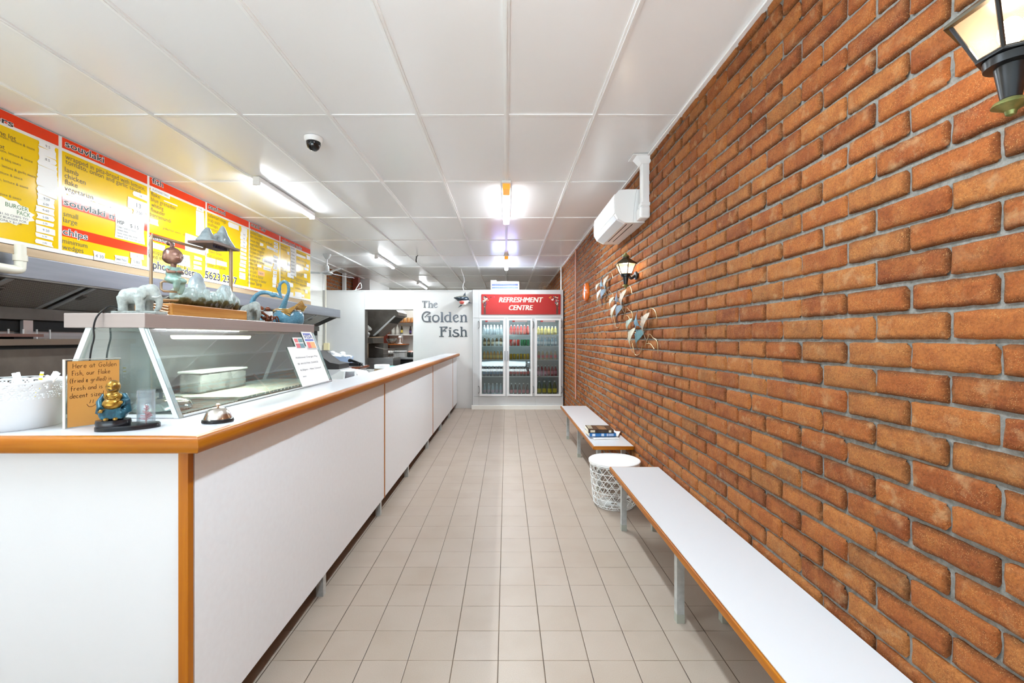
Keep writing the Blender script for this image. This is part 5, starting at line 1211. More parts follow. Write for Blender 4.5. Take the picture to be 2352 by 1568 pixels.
c0, c1 = Vector((-1.498, 1.505, CT)), Vector((-1.426, 1.64, CT)); u_ = (c1 - c0).normalized(); Wd, Hd = (c1 - c0).length, .235; n_ = Vector((u_.y, -u_.x, 0))
t = thing('sign_holder', 'orange handwritten card in a clear acrylic stand on the counter', 'sign', c0 + Z * .001)
m_acr = glass('acrylic', (246, 247, 246), .3)
for k in (0, 1): MB().prism([(0, 0), (Wd, 0), (Wd, Hd), (0, Hd)], n_ * (.004 if k else -.006), u_, Z, n_ * .002).build('acrylic_sheet', m_acr, t)
q = MB(); q.prism([(-.003, 0), (.002, 0), (.002, Hd), (-.003, Hd)], n_ * -.006, u_, Z, n_ * .012); q.prism([(0, Hd - .003), (Wd, Hd - .003), (Wd, Hd), (0, Hd)], n_ * -.006, u_, Z, n_ * .012)
q.build('acrylic_edge', M('acrylic_edge', (232, 222, 210), .2), t)
MB().prism([(.008, .002), (Wd - .003, .002), (Wd - .003, Hd - .007), (.008, Hd - .007)], n_ * -.002, u_, Z, n_ * .003).build('card', M('orange_card', (255, 178, 92), .6), t)
q = MB(); LN = (('Here at Golden', .020, .203, .125, .018), ('Fish, our flake', .018, .178, .108, .018), ('(fried & grilled) is', .013, .153, .118, .016), ('fresh and is a', .015, .126, .104, .017), ('decent sized', .013, .100, .094, .018))
for s_, a, z, w_, h_ in LN: handwrite(q, s_, u_ * a + Z * z + n_ * .0013, u_, Z, h_, w_ * .98, .0013, n_, .02)
sm = lambda pts: q.ribbon(spl(pts, 5) if len(pts) > 2 else [Vector(p) for p in pts], .0014, u_ * .066 + Z * .078 + n_ * .0013, u_, Z, n_ * .0002)
sm([(.0, .0), (.003, .012)]); sm([(.008, .0), (.01, .012)]); sm([(-.008, -.002), (-.002, -.011), (.009, -.011), (.02, -.001)])
q.build('handwriting', M('brown_pen', (70, 34, 14), .6), t)

# laughing buddha on a black base with a glass tube
bb = Vector((-1.296, 1.505, CT)); t = thing('buddha_figurine', 'gold and teal laughing buddha figurine with a glass tube on a black base', 'figurine', bb, .5)
m_blk = M('black_lacquer', (26, 26, 30), .25)
q = MB(); q.lathe([(0, 0), (1, 0), (1.0, .012), (.97, .016), (0, .016)], (.012, .0, 0), 40, sx=.088, sy=.046); q.build('base', m_blk, t, 30)
MB().lathe([(0, .016), (1, .016), (1.04, .026), (1, .036), (0, .037)], (-.026, -.004, 0), 32, sx=.046, sy=.036).build('plinth', m_blk, t, 30)
m_robe = M('teal_robe', (38, 92, 108), .35, .3, var=(60, (26, 58, 72))); m_gold = M('antique_gold', (186, 142, 54), .3, .75, var=(70, (120, 88, 40)))
q = MB(); f0 = Vector((-.026, -.004, .036))
def e(c, r): q.ball(f0 + Vector(c), r, 16, 10)
def sq(q): q.v = [Vector((f0.x + (v.x - f0.x) * .74, v.y, f0.z + (v.z - f0.z) * .93)) for v in q.v]
e((0, .004, .024), (.056, .034, .026)); e((-.03, -.006, .02), (.02, .026, .02)); e((.03, -.006, .02), (.02, .026, .02)); e((0, .012, .05), (.036, .028, .034)); e((0, .016, .078), (.034, .022, .022))
for sg in (-1, 1): q.tube([f0 + Vector((sg * .03, .01, .086)), f0 + Vector((sg * .046, .0, .062)), f0 + Vector((sg * .036, -.022, .04 if sg < 0 else .062))], [.015, .016, .014], 12); q.tube([f0 + Vector((sg * .044, .004, .06)), f0 + Vector((sg * .05, .006, .022))], [.014, .016], 10)
for k in range(7): q.tube([f0 + Vector((-.03 + k * .01, -.022, .045)), f0 + Vector((-.034 + k * .0114, -.03, .004))], .004, 6)
sq(q); blob('robe', q, .0028, m_robe, t, 3)
q = MB(); e((0, -.016, .058), (.036, .022, .022)); e((0, -.006, .082), (.034, .02, .018)); e((.0, .0, .1), (.013, .012, .014)); e((.0, -.003, .117), (.027, .023, .025)); e((.0, -.014, .109), (.016, .012, .011)); e((-.02, -.001, .112), (.004, .006, .012)); e((.02, -.001, .112), (.004, .006, .012)); e((0, -.023, .117), (.004, .004, .005))
sq(q); blob('body', q, .0024, m_gold, t, 3)
q = MB()
for sg, hz in ((-1, .036), (1, .064)):
    q.ball(f0 + Vector((sg * .034, -.03, hz)), (.008, .008, .006))
    for k in range(4): q.tube([f0 + Vector((sg * (.028 + k * .004), -.034, hz)), f0 + Vector((sg * (.028 + k * .004), -.042, hz - .004))], [.0022, .0018], 6)
    q.tube([f0 + Vector((sg * .028, -.03, hz + .004)), f0 + Vector((sg * .02, -.036, hz + .006))], .002, 6)
sq(q); q.build('hands', m_gold, t, True)
q = MB()
for sg in (-1, 1): q.ball(f0 + Vector((sg * .009, -.0245, .121)), (.0035, .002, .0016), 8, 6)
q.tube(spl([f0 + Vector((-.011, -.026, .111)), f0 + Vector((0, -.0285, .106)), f0 + Vector((.011, -.026, .111))], 4), .0016, 6)
sq(q); q.build('face_lines', M('face_dark', (60, 40, 18), .5), t)
q = MB()
for i in range(19): a = PI * i / 18; q.ball(f0 + Vector((.024 * math.cos(a), -.02 - .009 * math.sin(a), .096 - .02 * math.sin(a))), .0026, 8, 6)
sq(q); q.build('bead_necklace', m_gold, t, True)
q = MB()
for sg in (-1, 1): q.ball(f0 + Vector((sg * .016, -.034, .006)), (.009, .012, .006))
sq(q); q.build('feet', m_gold, t, True)
m_tubeg = glass('tube_glass', (240, 244, 246), .3, .1, (235, 238, 240))
MB().lathe([(.026, .017), (.026, .128), (.0248, .128), (.0248, .02)], (.058, .008, 0), 28).build('glass_tube', m_tubeg, t, True)
q = MB(); rng = random.Random(4)
for k in range(60):
    z = .022 + .05 * rng.random(); r_ = .019 * (1 - (z - .022) / .06) + .002; a = rng.uniform(0, 2 * PI); q.cyl((.058, .008, z), (.058 + r_ * math.cos(a), .008 + r_ * math.sin(a), z + .006), .0016, .0008, 5)
q.cyl((.058, .008, .018), (.058, .008, .075), .002)
q.build('red_coral_tree', M('coral_red', (196, 40, 56), .4), t)

t = thing('service_bell', 'chrome push bell on the counter corner', 'bell', (-1.062, 1.635, CT))
MB().lathe([(0, 0), (.05, 0), (.052, .004), (.05, .012), (.045, .014), (0, .014)], n=40).build('base', m_black, t, True)
MB().lathe([(.046, .014), (.045, .018), (.04, .03), (.034, .042), (.022, .051), (.008, .054), (0, .0545)], n=40).build('dome', M('brushed_chrome', (214, 208, 200), .2, 1.0), t, True)
MB().lathe([(.003, .05), (.003, .058), (.0065, .059), (.0075, .064), (.005, .068), (0, .0685)], n=16).build('button', M('copper_button', (206, 176, 150), .25, .9), t, True)

# ================================================================== ORNAMENTS ON THE WARMER SHELF
ZSH = 1.541
m_stone = M('grey_soapstone', (166, 169, 163), .55, var=(90, (138, 143, 138)), bump=(200, .3))
m_tusk = M('stone_tusk', (184, 186, 180), .4)
def elephant(loc, rot, label, s=1.0):
    t = thing('elephant_figurine', label, 'figurine', loc, rot, 'stone elephants on the warmer shelf')
    MB().rbox((-.085, -.032, 0), (.09, .032, .011), .002).build('base', m_stone, t)
    q = MB(); e = lambda c, r: q.ball(c, r, 16, 10)
    e((-.012, 0, .073), (.058, .033, .034)); e((-.05, 0, .068), (.024, .03, .034)); e((.026, 0, .083), (.03, .03, .034)); e((.052, 0, .09), (.026, .024, .03)); e((.045, 0, .109), (.018, .018, .012)); e((.06, 0, .072), (.018, .017, .02))
    q.tube(spl([(.066, 0, .082), (.078, 0, .06), (.079, 0, .035), (.07, 0, .016), (.06, 0, .014)], 4), [.016 - .0006 * i for i in range(17)], 10)
    for x, y in ((-.052, .017), (-.05, -.019), (.022, .018), (.018, -.019)): q.tube([(x, y, .07), (x + .002, y, .03), (x + .002, y, .009)], [.02, .0155, .0165], 12)
    for sg in (-1, 1): e((.034, sg * .027, .083), (.02, .007, .026))
    blob('body', q, .0036, m_stone, t, 4)
    for sg in (-1, 1): MB().tube(spl([(.064, sg * .014, .068), (.085, sg * .02, .066), (.1, sg * .02, .073)], 4), [.0042 - .0004 * i for i in range(9)], 8).build('tusk', m_tusk, t, True)
    MB().tube(spl([(-.07, 0, .08), (-.078, 0, .06), (-.076, 0, .035)], 4), .003, 6).build('tail', m_stone, t, True)
    return t
elephant((-1.468, 1.775, ZSH), .02, 'pale grey stone elephant at the near end of the warmer shelf')
elephant((-1.52, 2.64, ZSH), -.5, 'grey stone elephant between the wooden tray and the swans')

# table fountain: wooden tray, bent pipe, girl, rock bowl and hanging rock
fo = Vector((-1.56, 2.2, ZSH)); t = thing('table_fountain', 'rock fountain with a seated girl figurine on a wooden tray', 'fountain', fo)
m_tray = wood('tray_pine', (160, 98, 36), (216, 158, 84), 1, 7, .35, .4)
MB().rbox((-.10, -.25, 0), (.095, .31, .058), .004).build('tray', m_tray, t)
q = MB()
for k in range(4): q.tube(spl([(-.06 + k * .0, -.253, .008 + k * .012), (.0, -.255, .02 + k * .012), (.08, -.253, .006 + k * .012)], 4), .0035, 6)
q.build('carving', m_tray, t)
m_pipe = M('bronze_pipe', (172, 148, 120), .35, .7)
q = MB(); q.tube(spl([(-.04, -.2, .058), (-.04, -.2, .30), (-.04, -.2, .355)], 3) + spl([(-.04, -.19, .368), (-.03, .0, .368), (-.018, .1, .366)], 4) + spl([(-.016, .115, .368), (-.014, .12, .385), (-.014, .12, .40)], 3), .0068, 10)
q.tube([(.05, .235, .05), (.05, .235, .39)], .009, 12)
q.build('pipe', m_pipe, t, True)
q = MB(); q.tube(spl([(.005, -.15, .05), (.005, -.15, .075)], 2) + [Vector(p) for p in ((-.04, -.2, .078), (-.035, -.19, .08), (.03, -.135, .08), (.037, -.13, .085), (.037, -.13, .113), (.03, -.135, .12), (-.01, -.165, .12), (-.018, -.17, .128), (-.018, -.17, .158), (-.01, -.165, .165), (.02, -.14, .165))], .0055, 10)
q.build('seat_pipe', m_pipe, t, True)
m_skin = M('bronze_skin', (124, 86, 74), .35, .3, var=(60, (150, 112, 92))); m_cel = M('celadon_dress', (150, 178, 166), .25, var=(50, (130, 162, 150)))
g0 = Vector((.016, -.14, .172))
gt = bpy.data.objects.new('girl_figurine', None); COL.objects.link(gt); gt.parent = t; gt.location = g0; gt.rotation_euler = (0, 0, -.3)
q = MB(); e = lambda c, r, q_=None: q.ball(c, r, 18, 12)
e((0, 0, .112), (.036, .039, .037)); e((.016, -.004, .1), (.024, .027, .024)); e((.036, -.004, .103), (.006, .006, .006)); e((-.008, -.038, .105), (.008, .004, .012)); e((-.008, .038, .105), (.008, .004, .012)); q.cyl((0, 0, .05), (0, 0, .085), .012)
q.tube([(-.004, -.026, .055), (.012, -.034, .036), (.034, -.014, .036)], [.009, .008, .006], 10); q.tube([(-.004, .026, .055), (.012, .034, .036), (.034, .012, .04)], [.009, .008, .006], 10); e((.036, .0, .038), (.009, .01, .007)); e((.05, -.016, -.0), (.01, .007, .006)); e((.03, .015, -.004), (.011, .008, .006))
blob('body', q, .0026, m_skin, gt, 3)
q = MB(); e((-.006, 0, .118), (.037, .038, .036)); e((-.02, 0, .106), (.026, .034, .03)); q.tube(spl([(-.008, 0, .152), (-.012, 0, .166), (-.028, 0, .176), (-.036, 0, .166)], 4), [.009, .009, .009, .009, .009, .01, .01, .01, .01, .009, .009, .008, .007], 10)
blob('hair', q, .0026, M('bronze_hair', (112, 78, 68), .35, .4, var=(120, (90, 62, 56)), stretch=(.3, 3, 3)), gt, 3)
for sg in (-1, 1): MB().tube(spl([(.0335, sg * .013 - .007, .107), (.036, sg * .013, .1045), (.0325, sg * .013 + .007, .107)], 3), .0013, 6).build('eye_line', M('face_dark'), gt)
MB().tube([(.0385, -.006, .088), (.0395, 0, .0875), (.0385, .006, .088)], .0013, 6).build('mouth_line', M('face_dark'), gt)
q = MB(); e((0, 0, .03), (.026, .032, .034)); e((0, 0, .004), (.032, .036, .02)); e((-.002, -.024, .052), (.016, .014, .014)); e((-.002, .024, .052), (.016, .014, .014)); e((.03, .012, -.004), (.03, .02, .016)); e((.03, -.016, -.002), (.03, .018, .015))
q.tube([(.03, .016, -.006), (.026, .016, -.04), (.02, .014, -.062)], [.017, .014, .01], 12); q.tube([(.042, -.014, -.006), (.034, -.012, -.03), (.026, -.006, -.05)], [.015, .013, .008], 12)
for k in range(4): q.tube([(.012 + k * .009, .026 - k * .012, -.004), (.008 + k * .008, .024 - k * .011, -.044)], .005, 6)
blob('dress', q, .0028, m_cel, gt, 3)
m_rock = bpy.data.materials.new('glazed_rock'); tt = NT(m_rock); c_ = tt.coords('Object'); s3 = tt.n('ShaderNodeSeparateXYZ'); tt.l(c_, s3.inputs[0])
hz = tt.math('ADD', s3.outputs[2], tt.math('MULTIPLY', tt.math('SUBTRACT', tt.noise(24, 4, c_), .5), .07))
tt.l(tt.ramp(tt.math('MULTIPLY_ADD', hz, 5.0, 0.0), [(.34, lin((52, 44, 24))), (.44, lin((92, 86, 54))), (.5, lin((160, 178, 172))), (.75, lin((176, 188, 186))), (1.0, lin((146, 154, 158)))]), tt.b.inputs['Base Color']); tt.b.inputs['Roughness'].default_value = .14; tt.bump(tt.noise(45, 4, c_), .35, .01)
q = MB(); rng = random.Random(12)
for y in [-.1 + .034 * k for k in range(12)]: q.ball((.02 + rng.uniform(-.01, .01), y, .1), (.05, .04, .05))
for k in range(26):
    a = 2 * PI * k / 26; cx, cy = .02 + .062 * math.cos(a), .09 + .19 * math.sin(a); h = .135 + .02 * rng.random(); q.tube([(.02 + .04 * math.cos(a), .09 + .13 * math.sin(a), .058), (cx, cy, .105), (cx * 1.0, cy, h)], [.024, .022, .013], 10)
q.tube([(.0, .03, .1), (.0, .04, .2), (0, .045, .235)], [.05, .032, .01], 12); q.tube([(.04, .19, .12), (.045, .2, .19)], [.05, .022], 12); q.tube([(.06, .14, .1), (.065, .15, .175)], [.035, .016], 12)
blob('rock_bowl', q, .006, m_rock, t, 3, .5, .006, 28)
m_rock2 = M('roof_rock', (150, 158, 158), .25, var=(26, (104, 114, 118)), bump=(40, .4))
q = MB(); q.ball((.01, .16, .405), (.065, .115, .014)); q.tube([(.02, .2, .4), (.022, .205, .46), (.022, .207, .515)], [.058, .03, .006], 14); q.tube([(.0, .11, .4), (.0, .115, .45), (0, .117, .482)], [.05, .026, .008], 14); q.tube([(.03, .24, .4), (.03, .25, .435)], [.04, .016], 12)
for k in range(9):
    a = 2 * PI * k / 9; q.tube([(.02 + .02 * math.cos(a), .2 + .02 * math.sin(a), .46), (.02 + .05 * math.cos(a), .19 + .07 * math.sin(a), .408)], [.012, .01], 8)
blob('rock_roof', q, .0048, m_rock2, t, 2, .5, .004, 40)
MB().prism([(-.055, .05), (.075, .05), (.075, .275), (-.055, .275)], (0, 0, .388), X, Y, (0, 0, .012)).build('roof_plate', M('roof_brown', (96, 66, 50), .3), t)
q = MB()
for k in range(14): q.cyl((.05, .09 + k * .008, .388), (.05, .09 + k * .008, .372), .003, n=6)
q.build('water_strands', M('dark_strands', (34, 36, 60), .2), t)

# brown crab ornament holding a white card
t = thing('crab_ornament', 'glossy brown crab ornament beside the second elephant', 'ornament', (-1.47, 2.74, ZSH))
m_crab = M('brown_glaze', (128, 62, 28), .2, var=(60, (86, 36, 18)))
q = MB(); q.ball((0, 0, .022), (.032, .036, .018)); q.ball((-.01, .0, .03), (.02, .022, .014)); blob('body', q, .003, m_crab, t, 3)
for k, a in enumerate((-2.5, -2.0, -1.2, -.7, .7, 1.2, 2.0, 2.5)):
    ca, sa = math.cos(a), math.sin(a); MB().tube(spl([(.026 * ca, .03 * sa, .022), (.05 * ca, .05 * sa, .04), (.062 * ca, .064 * sa, .002)], 3), [.006 - .0006 * i for i in range(7)], 7).build('leg', m_crab, t, True)
for sg in (-1, 1):
    q = MB().tube(spl([(.02, sg * .02, .03), (-.01, sg * .045, .06), (-.02, sg * .04, .078)], 3), .008, 8); q.ball((-.022, sg * .038, .086), (.016, .011, .014)); blob('claw', q, .003, m_crab, t, 2)
MB().cbox((.0, .0, .055), (.05, .003, .03), Matrix.Rotation(.5, 3, 'Z')).build('card', m_paper, t)

# two blue swan dishes
m_swan = M('blue_glaze', (104, 152, 172), .18, var=(140, (70, 118, 142))); m_gl = M('gilt', (206, 164, 92), .3, .6, var=(40, (170, 124, 60)))
t = thing('swan_dish', 'blue swan sugar dish with gilt wings at the far end of the warmer shelf', 'swan dish', (-1.50, 3.06, ZSH))
MB().lathe([(0, 0), (.085, 0), (.097, .012), (.1, .04), (.096, .07), (.088, .086), (.082, .084), (.09, .06), (0, .05)], n=44, sy=.85).build('bowl', m_swan, t, True)
npts = spl([(-.07, 0, .07), (-.045, 0, .11), (-.02, 0, .17), (.0, 0, .225), (-.004, 0, .275), (-.03, 0, .296), (-.058, 0, .278), (-.062, 0, .25)], 5)
MB().tube(npts, [.03 - .02 * min(i / 14, 1) for i in range(len(npts))], 14).build('neck', m_swan, t, True)
q = MB(); q.ball((-.066, 0, .245), (.014, .013, .022)); q.tube([(-.066, 0, .235), (-.056, 0, .2), (-.046, 0, .178)], [.011, .008, .004], 10); q.build('head', m_swan, t, True)
MB().ball((-.074, 0, .262), (.012, .012, .026), 12, 10).build('crown', m_gl, t, True)
q = MB(); q.tube([(.055 * math.cos(a) - .03, .05 * math.sin(a), .1) for a in [2 * PI * i / 24 for i in range(24)]], .006, 8, closed=True); q.ball((-.085, -.02, .094), (.014, .012, .008)); q.ball((-.085, .014, .094), (.014, .012, .008)); q.tube([(-.088, 0, .09), (-.094, -.008, .068)], .006, 8); q.build('bow', m_gl, t, True)
for sg in (-1, 1):
    q = MB()
    for k in range(9):
        f_ = k / 8; q.tube([(-.01 + .02 * f_, sg * .075, .085 + .0 * f_), (.05 + .045 * f_, sg * (.085 - .02 * f_), .075 + .055 * f_ ** .7 - .02 * (1 - f_))], [.006, .004], 6)
    q.build('wing', m_gl, t, True)
q = MB()
for k in range(11): f_ = (k - 5) / 5; q.tube([(.03, f_ * .03, .09), (.085 + .01 * (1 - abs(f_)), f_ * .06, .13 + .03 * (1 - abs(f_)))], [.006, .006], 6)
q.build('tail', m_gl, t, True)
q = MB(); rng = random.Random(2)
for k in range(16): q.cbox((rng.uniform(-.05, .06), rng.uniform(-.05, .05), .088 + rng.uniform(0, .012)), (.05, .012, .004), Matrix.Rotation(rng.uniform(0, 3), 3, 'Z'))
sc_ = q.build('sugar_sachets', m_paper); sc_.location = (-1.50, 3.06, ZSH); tag(sc_, 'white sugar sachets heaped in the far blue swan dish', 'sachets'); sc_['kind'] = 'stuff'
t = thing('swan_dish', 'plain blue swan with bent neck reaching towards the gilt winged swan', 'swan dish', (-1.595, 2.93, ZSH))
MB().lathe([(0, 0), (.05, 0), (.062, .012), (.064, .034), (.05, .056), (.03, .06), (0, .058)], n=36, sx=1.25).build('bowl', m_swan, t, True)
npts = spl([(-.05, 0, .04), (-.078, 0, .1), (-.075, 0, .16), (-.035, 0, .2), (.02, -.0, .205), (.055, 0, .19)], 5)
MB().tube(npts, [.02 - .007 * min(i / 14, 1) for i in range(len(npts))], 14).build('neck', m_swan, t, True)
q = MB(); q.ball((.06, 0, .19), (.026, .016, .015)); q.tube([(.075, 0, .186), (.1, 0, .174), (.122, 0, .17)], [.01, .006, .003], 10); q.build('head', m_swan, t, True)
q = MB()
for k in range(4): q.tube([(.02 + k * .012, 0, .203 - k * .002), (.014 + k * .012, 0, .216 - k * .002)], [.004, .002], 6)
q.build('crest', m_gl, t, True)

# ================================================================== BEHIND THE COUNTER
t = thing('work_bench', 'low steel work bench hidden behind the shop counter', 'bench', (-1.62, 3.4, 0))
MB().rbox((-.3, 0, .86), (.36, 5.3, .9), .003).build('top', m_steel, t)
for y in (.05, 2.6, 5.2):
    for x in (-.26, .32): MB().box((x - .02, y, 0), (x + .02, y + .04, .86)).build('leg', m_galv, t)
t = thing('shop_scale', 'white shop scale with a dark display behind the counter', 'scale', (-1.46, 4.1, .901))
MB().prism([(-.22, 0), (.19, 0), (.2, .16), (.12, .235), (-.02, .255), (-.12, .2), (-.22, .1)], (0, -.14, 0), X, Z, (0, .3, 0)).build('body', M('scale_white', (228, 227, 224), .35), t)
MB().cbox((.075, -.165, .2), (.1, .05, .11), Matrix.Rotation(-.3, 3, 'X')).build('display_head', m_gloss_white, t)
MB().cbox((.08, -.194, .204), (.078, .004, .094), Matrix.Rotation(-.3, 3, 'X')).build('display', M('display_dark', (54, 30, 36), .15), t)
t = thing('glass_jar', 'glass jar with a white screw lid behind the counter', 'jar', (-1.40, 5.0, .901))
MB().lathe([(0, 0), (.075, 0), (.085, .02), (.088, .17), (.08, .2), (.07, .215)], n=28).build('jar', glass('jar_glass', (226, 214, 196), .9, .25, (214, 190, 160)), t, True)
MB().lathe([(.08, .205), (.085, .21), (.085, .245), (.078, .25), (0, .25)], n=32).build('lid', m_gloss_white, t, True)
MB().lathe([(0, .01), (.07, .01), (.076, .11), (0, .12)], n=20).build('filling', M('beige_powder', (206, 176, 142), .8), t, True)
t = thing('paper_pad', 'stack of white paper bags beside the jar behind the counter', 'paper bags', (-1.60, 4.7, .901), .2)
MB().rbox((-.1, -.13, 0), (.06, .13, .19), .004).build('bags', M('paper_bright'), t)
t = thing('wall_bench', 'white side bench with a timber edge against the far partition', 'bench', (-3.3, 8.95, 0))
MB().box((-.45, -.4, .86), (.46, .2, .895)).build('top', m_bt, t)
MB().rbox((-.45, -.42, .855), (.475, -.4, .9), .006).build('timber_edge', wood('dark_edge', (112, 58, 34), (140, 76, 46), 0, 8), t); MB().rbox((.46, -.42, .855), (.48, .2, .9), .006).build('timber_edge', wood('dark_edge', (112, 58, 34), (140, 76, 46), 0, 8), t)
MB().box((-.42, -.36, 0), (.42, .19, .86)).build('cabinet', m_lam, t)
t = thing('plastic_tub', 'pale blue tub of white paper on the side bench', 'tub', (-3.36, 8.92, .896))
q = MB(); q.prism([(-.2, 0), (.2, 0), (.24, .19), (.215, .19), (.18, .01), (-.18, .01), (-.215, .19), (-.24, .19)], (0, -.15, 0), X, Z, (0, .3, 0)); q.box((-.2, -.15, 0), (.2, -.14, .185)); q.box((-.2, .14, 0), (.2, .15, .185)); q.build('tub', M('pale_blue_plastic', (176, 196, 226), .35), t)
q = MB(); rng = random.Random(8)
for k in range(14): q.ball((rng.uniform(-.14, .2), rng.uniform(-.09, .09), .19 + rng.uniform(-.03, .07)), (rng.uniform(.05, .09), .06, .04), 7, 5)
p_ = q.build('crumpled_paper', M('paper_bright'), smooth=True); p_.location = (-3.36, 8.92, .896); tag(p_, 'crumpled white paper heaped in the pale blue tub', 'paper')
t = thing('telephone', 'black telephone handset lying on the side bench', 'telephone', (-2.98, 8.75, .901), -.25)
q = MB().tube(spl([(-.14, 0, .1), (-.08, 0, .105), (.0, 0, .085), (.1, 0, .05), (.15, 0, .03)], 4), [.03, .034, .036, .034, .03, .026, .024, .024, .024, .024, .024, .024, .026, .03, .032, .03, .026], 10); q.build('handset', m_black, t, True)
MB().rbox((-.1, -.07, 0), (.12, .08, .065), .012).build('cradle', m_black, t)
MB().tube(spl([(.15, 0, .03), (.19, -.02, .0), (.2, -.18, -.05), (.2, -.18, -.2)], 6), .008, 7).build('cord', m_black, t, True)
t = thing('cash_drawer', 'dark open cash tray beside the blue tub', 'tray', (-3.0, 8.0, .9))
MB().prism([(-.45, 0), (.06, 0), (.06, .09), (-.1, .12), (-.38, .32), (-.45, .32)], (0, -.2, 0), X, Z, (0, .5, 0)).build('body', M('dark_grey_plastic', (62, 58, 58), .4), t)
MB().box((-.5, -.25, -.9), (.1, .32, -.001)).build('stand', m_lam, t)

# ================================================================== KITCHEN SEEN THROUGH THE HATCH
t = thing('kitchen_hood', 'sloping steel hood seen through the serving hatch', 'range hood', (-3.0, 10.0, 0))
MB().prism([(-.45, 2.35), (.3, 2.3), (.56, 2.04), (.56, 1.97), (.5, 1.95), (.02, 1.5), (-.45, 1.46)], (0, 0, 0), X, Z, (0, .9, 0)).build('canopy', m_dsteel, t)
MB().prism([(.50, 1.945), (.04, 1.505), (.0, 1.5), (.0, 1.52), (.48, 1.96)], (0, -.004, 0), X, Z, (0, .05, 0)).build('gutter', m_alu, t)
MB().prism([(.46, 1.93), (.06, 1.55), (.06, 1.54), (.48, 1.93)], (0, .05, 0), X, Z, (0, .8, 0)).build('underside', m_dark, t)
MB().box((-.42, -.35, 1.34), (.1, .5, 1.46)).build('ledge', m_dsteel, t)
t = thing('kitchen_fryer', 'steel fryer with a raised basket seen through the hatch', 'fryer', (-2.75, 10.0, 0))
MB().rbox((-.45, 0, .1), (.2, .7, 1.0), .004).build('body', m_steel, t)
MB().box((-.45, .3, 1.0), (-.1, .7, 1.33)).build('flue', m_dsteel, t)
q = MB()
for z in (1.0, 1.1, 1.2): q.tube([(-.05, .1, z), (.2, .1, z), (.2, .55, z), (-.05, .55, z)], .004, 6, closed=True)
for k in range(6):
    q.tube([(-.05 + k * .05, .1, 1.0), (-.05 + k * .05, .1, 1.2)], .0025, 5); q.tube([(-.05 + k * .05, .55, 1.0), (-.05 + k * .05, .55, 1.2)], .0025, 5)
q.tube([(.0, .1, 1.2), (-.2, -.02, 1.25)], .008, 6); q.build('basket', m_chrome, t)
for x in (-.4, .15):
    for y in (.05, .62): MB().cyl((x, y, 0), (x, y, .1), .02).build('foot', m_dsteel, t)
q = MB(); rng = random.Random(3)
for k in range(8): q.ball((rng.uniform(-.05, .06), rng.uniform(-.05, .05), .03 + .03 * k), (.075 - k * .006, .06, .035), 8, 6)
blob_ = blob('cloth', q, .012, m_paper, None, 1, .5, .012, 20); blob_.location = (-3.08, 9.83, 1.463); tag(blob_, 'white cloth bundle on the ledge by the left side of the hatch', 'cloth')
t = thing('prep_bench', 'steel prep bench under the kitchen shelves', 'bench', (-2.45, 10.9, 0))
MB().rbox((-.6, 0, .93), (.9, 1.0, .97), .003).build('top', m_steel, t)
for x in (-.55, .82):
    for y in (.05, .9): MB().box((x, y, 0), (x + .04, y + .04, .93)).build('leg', m_galv, t)
MB().box((-.5, .3, .2), (.85, .95, .9)).build('dark_cupboard', M('cupboard_dark', (40, 44, 44), .5), t)
def kshelf(z, x0, x1, mat, label, y0=11.72):
    return tag(MB().rbox((x0, y0, z - .025), (x1, 11.995, z), .003).build('wall_shelf', mat), label, 'shelf', 'kitchen wall shelves')
kshelf(1.548, -3.14, -1.9, m_white, 'white kitchen shelf holding bottles')
kshelf(1.885, -3.14, -1.9, wood('shelf_timber', (126, 80, 48), (160, 108, 66), 0, 6, .5, 0), 'top kitchen shelf holding amber jars')
kshelf(1.30, -3.16, -2.62, wood('orange_shelf', (176, 96, 40), (196, 116, 54), 0, 6, .5, 0), 'low orange edged kitchen shelf with a small white fan', 11.45)
for k in range(8):
    j = thing('storage_jar', 'amber filled jar on the top kitchen shelf', 'jar', (-3.02 + k * .1, 11.85, 1.886), 0, 'amber jars on the top kitchen shelf')
    MB().lathe([(0, 0), (.042, 0), (.045, .01), (.045, .08), (.036, .1)], n=14).build('body', M('amber_jar', (168, 110, 56), .15, var=(40, (208, 160, 100))), j, True)
    MB().lathe([(.038, .095), (.038, .115), (0, .115)], n=14).build('lid', M('jar_lid', (196, 170, 120), .3, .4), j, True)
def kb(x, rgb, lab, h, r, label, cap):
    o = bottle('kitchen_bottle', label, rgb, lab, h, r, cap, group='bottles on the white kitchen shelf'); o.location = (x, 11.85, 1.549); return o
kb(-3.02, (206, 206, 200), (222, 222, 216), .26, .045, 'left one of two clear bottles on the white kitchen shelf', (230, 230, 228))
kb(-2.91, (206, 206, 200), (222, 222, 216), .26, .045, 'right one of two clear bottles on the white kitchen shelf', (230, 230, 228))
kb(-2.79, (40, 34, 22), (214, 186, 80), .25, .032, 'dark bottle with a yellow label on the white kitchen shelf', (220, 200, 120))
kb(-2.56, (40, 24, 22), (70, 50, 110), .22, .032, 'dark bottle with a purple label on the white kitchen shelf', (30, 24, 24))
t = thing('small_fan', 'small white fan on the low kitchen shelf', 'fan', (-2.78, 11.6, 1.301))
MB().lathe([(0, 0), (.07, 0), (.06, .02), (.02, .03), (.02, .14)], n=20).build('stand', m_gloss_white, t, True); MB().ball((0, 0, .17), (.045, .06, .04), 14, 10).build('motor', m_gloss_white, t, True)
q = MB()
for k in range(1, 5): q.tube([(.06, .025 * k * math.cos(a), .17 + .03 * k * math.sin(a)) for a in [2 * PI * i / 18 for i in range(18)]], .003, 5, closed=True)
q.build('cage', m_alu, t)
t = thing('glass_bowl', 'large glass bowl beside the small white fan', 'bowl', (-3.0, 11.62, 1.301))
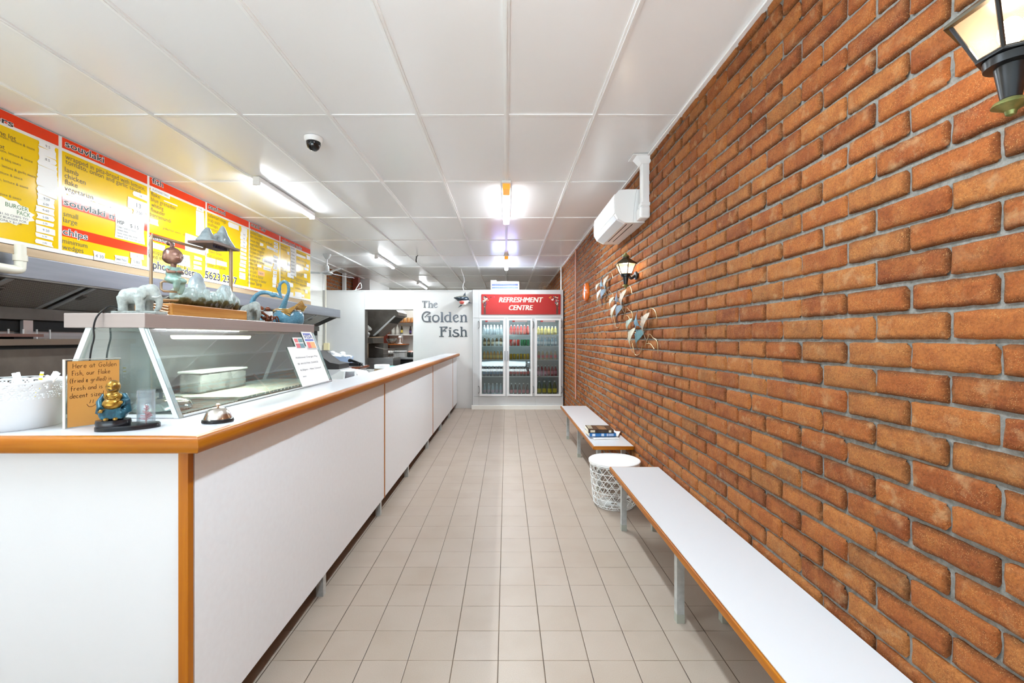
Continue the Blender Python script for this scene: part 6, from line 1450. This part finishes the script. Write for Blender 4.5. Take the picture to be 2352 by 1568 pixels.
MB().lathe([(.05, 0), (.1, .03), (.13, .09), (.14, .14), (.136, .14), (.12, .09), (.05, .008), (0, .008)], n=30).build('bowl', glass('bowl_glass', (210, 214, 210), 1.5, .3, (190, 196, 194)), t, True)
t = thing('white_container', 'white lidded box on the steel prep bench', 'box', (-2.68, 11.2, .971))
MB().rbox((-.14, -.12, 0), (.14, .12, .12), .01).build('body', m_gloss_white, t); MB().rbox((-.15, -.13, .13), (.15, .13, .16), .008).build('lid', m_gloss_white, t); MB().box((-.135, -.115, .118), (.135, .115, .132)).build('gap', m_dark, t)
q = MB(); rng = random.Random(6)
for k in range(7): q.ball((rng.uniform(-.1, .1), rng.uniform(-.05, .05), .06 + .05 * rng.random()), (.1, .07, .05), 8, 6)
c_ = blob('cloth', q, .014, m_paper, None, 1, .5, .015, 16); c_.location = (-3.0, 11.4, .985); tag(c_, 'white tea towel heap on the prep bench', 'cloth')
t = thing('steel_kettle', 'dark round pot with a pink lid at the end of the prep bench', 'pot', (-2.4, 11.25, .971))
MB().lathe([(0, 0), (.1, 0), (.115, .03), (.115, .11), (.1, .13)], n=24).build('body', M('pot_dark', (38, 46, 44), .25), t, True); MB().lathe([(.1, .128), (.08, .15), (0, .165)], n=24).build('lid', M('pot_lid_pink', (196, 140, 124), .4), t, True)
t = thing('green_crate', 'turquoise plastic crate just behind the far counter end', 'crate', (-2.15, 8.6, .73))
MB().rbox((-.2, -.18, 0), (.22, .18, .16), .02).build('body', M('turquoise_plastic', (96, 196, 172), .4), t); MB().rbox((-.21, -.19, .15), (.23, .19, .175), .01).build('rim', M('turquoise_rim', (110, 206, 182), .4), t)
t = thing('stool', 'low steel stand under the turquoise crate', 'stand', (-2.15, 8.6, 0))
MB().box((-.24, -.2, .7), (.24, .2, .729)).build('top', m_steel, t)
for x in (-.22, .19):
    for y in (-.18, .15): MB().box((x, y, 0), (x + .03, y + .03, .7)).build('leg', m_galv, t)
area('kitchen_light', (-2.2, 10.6, 2.6), (0, 0, 0), .8, .8, 8, (1, .97, .92))
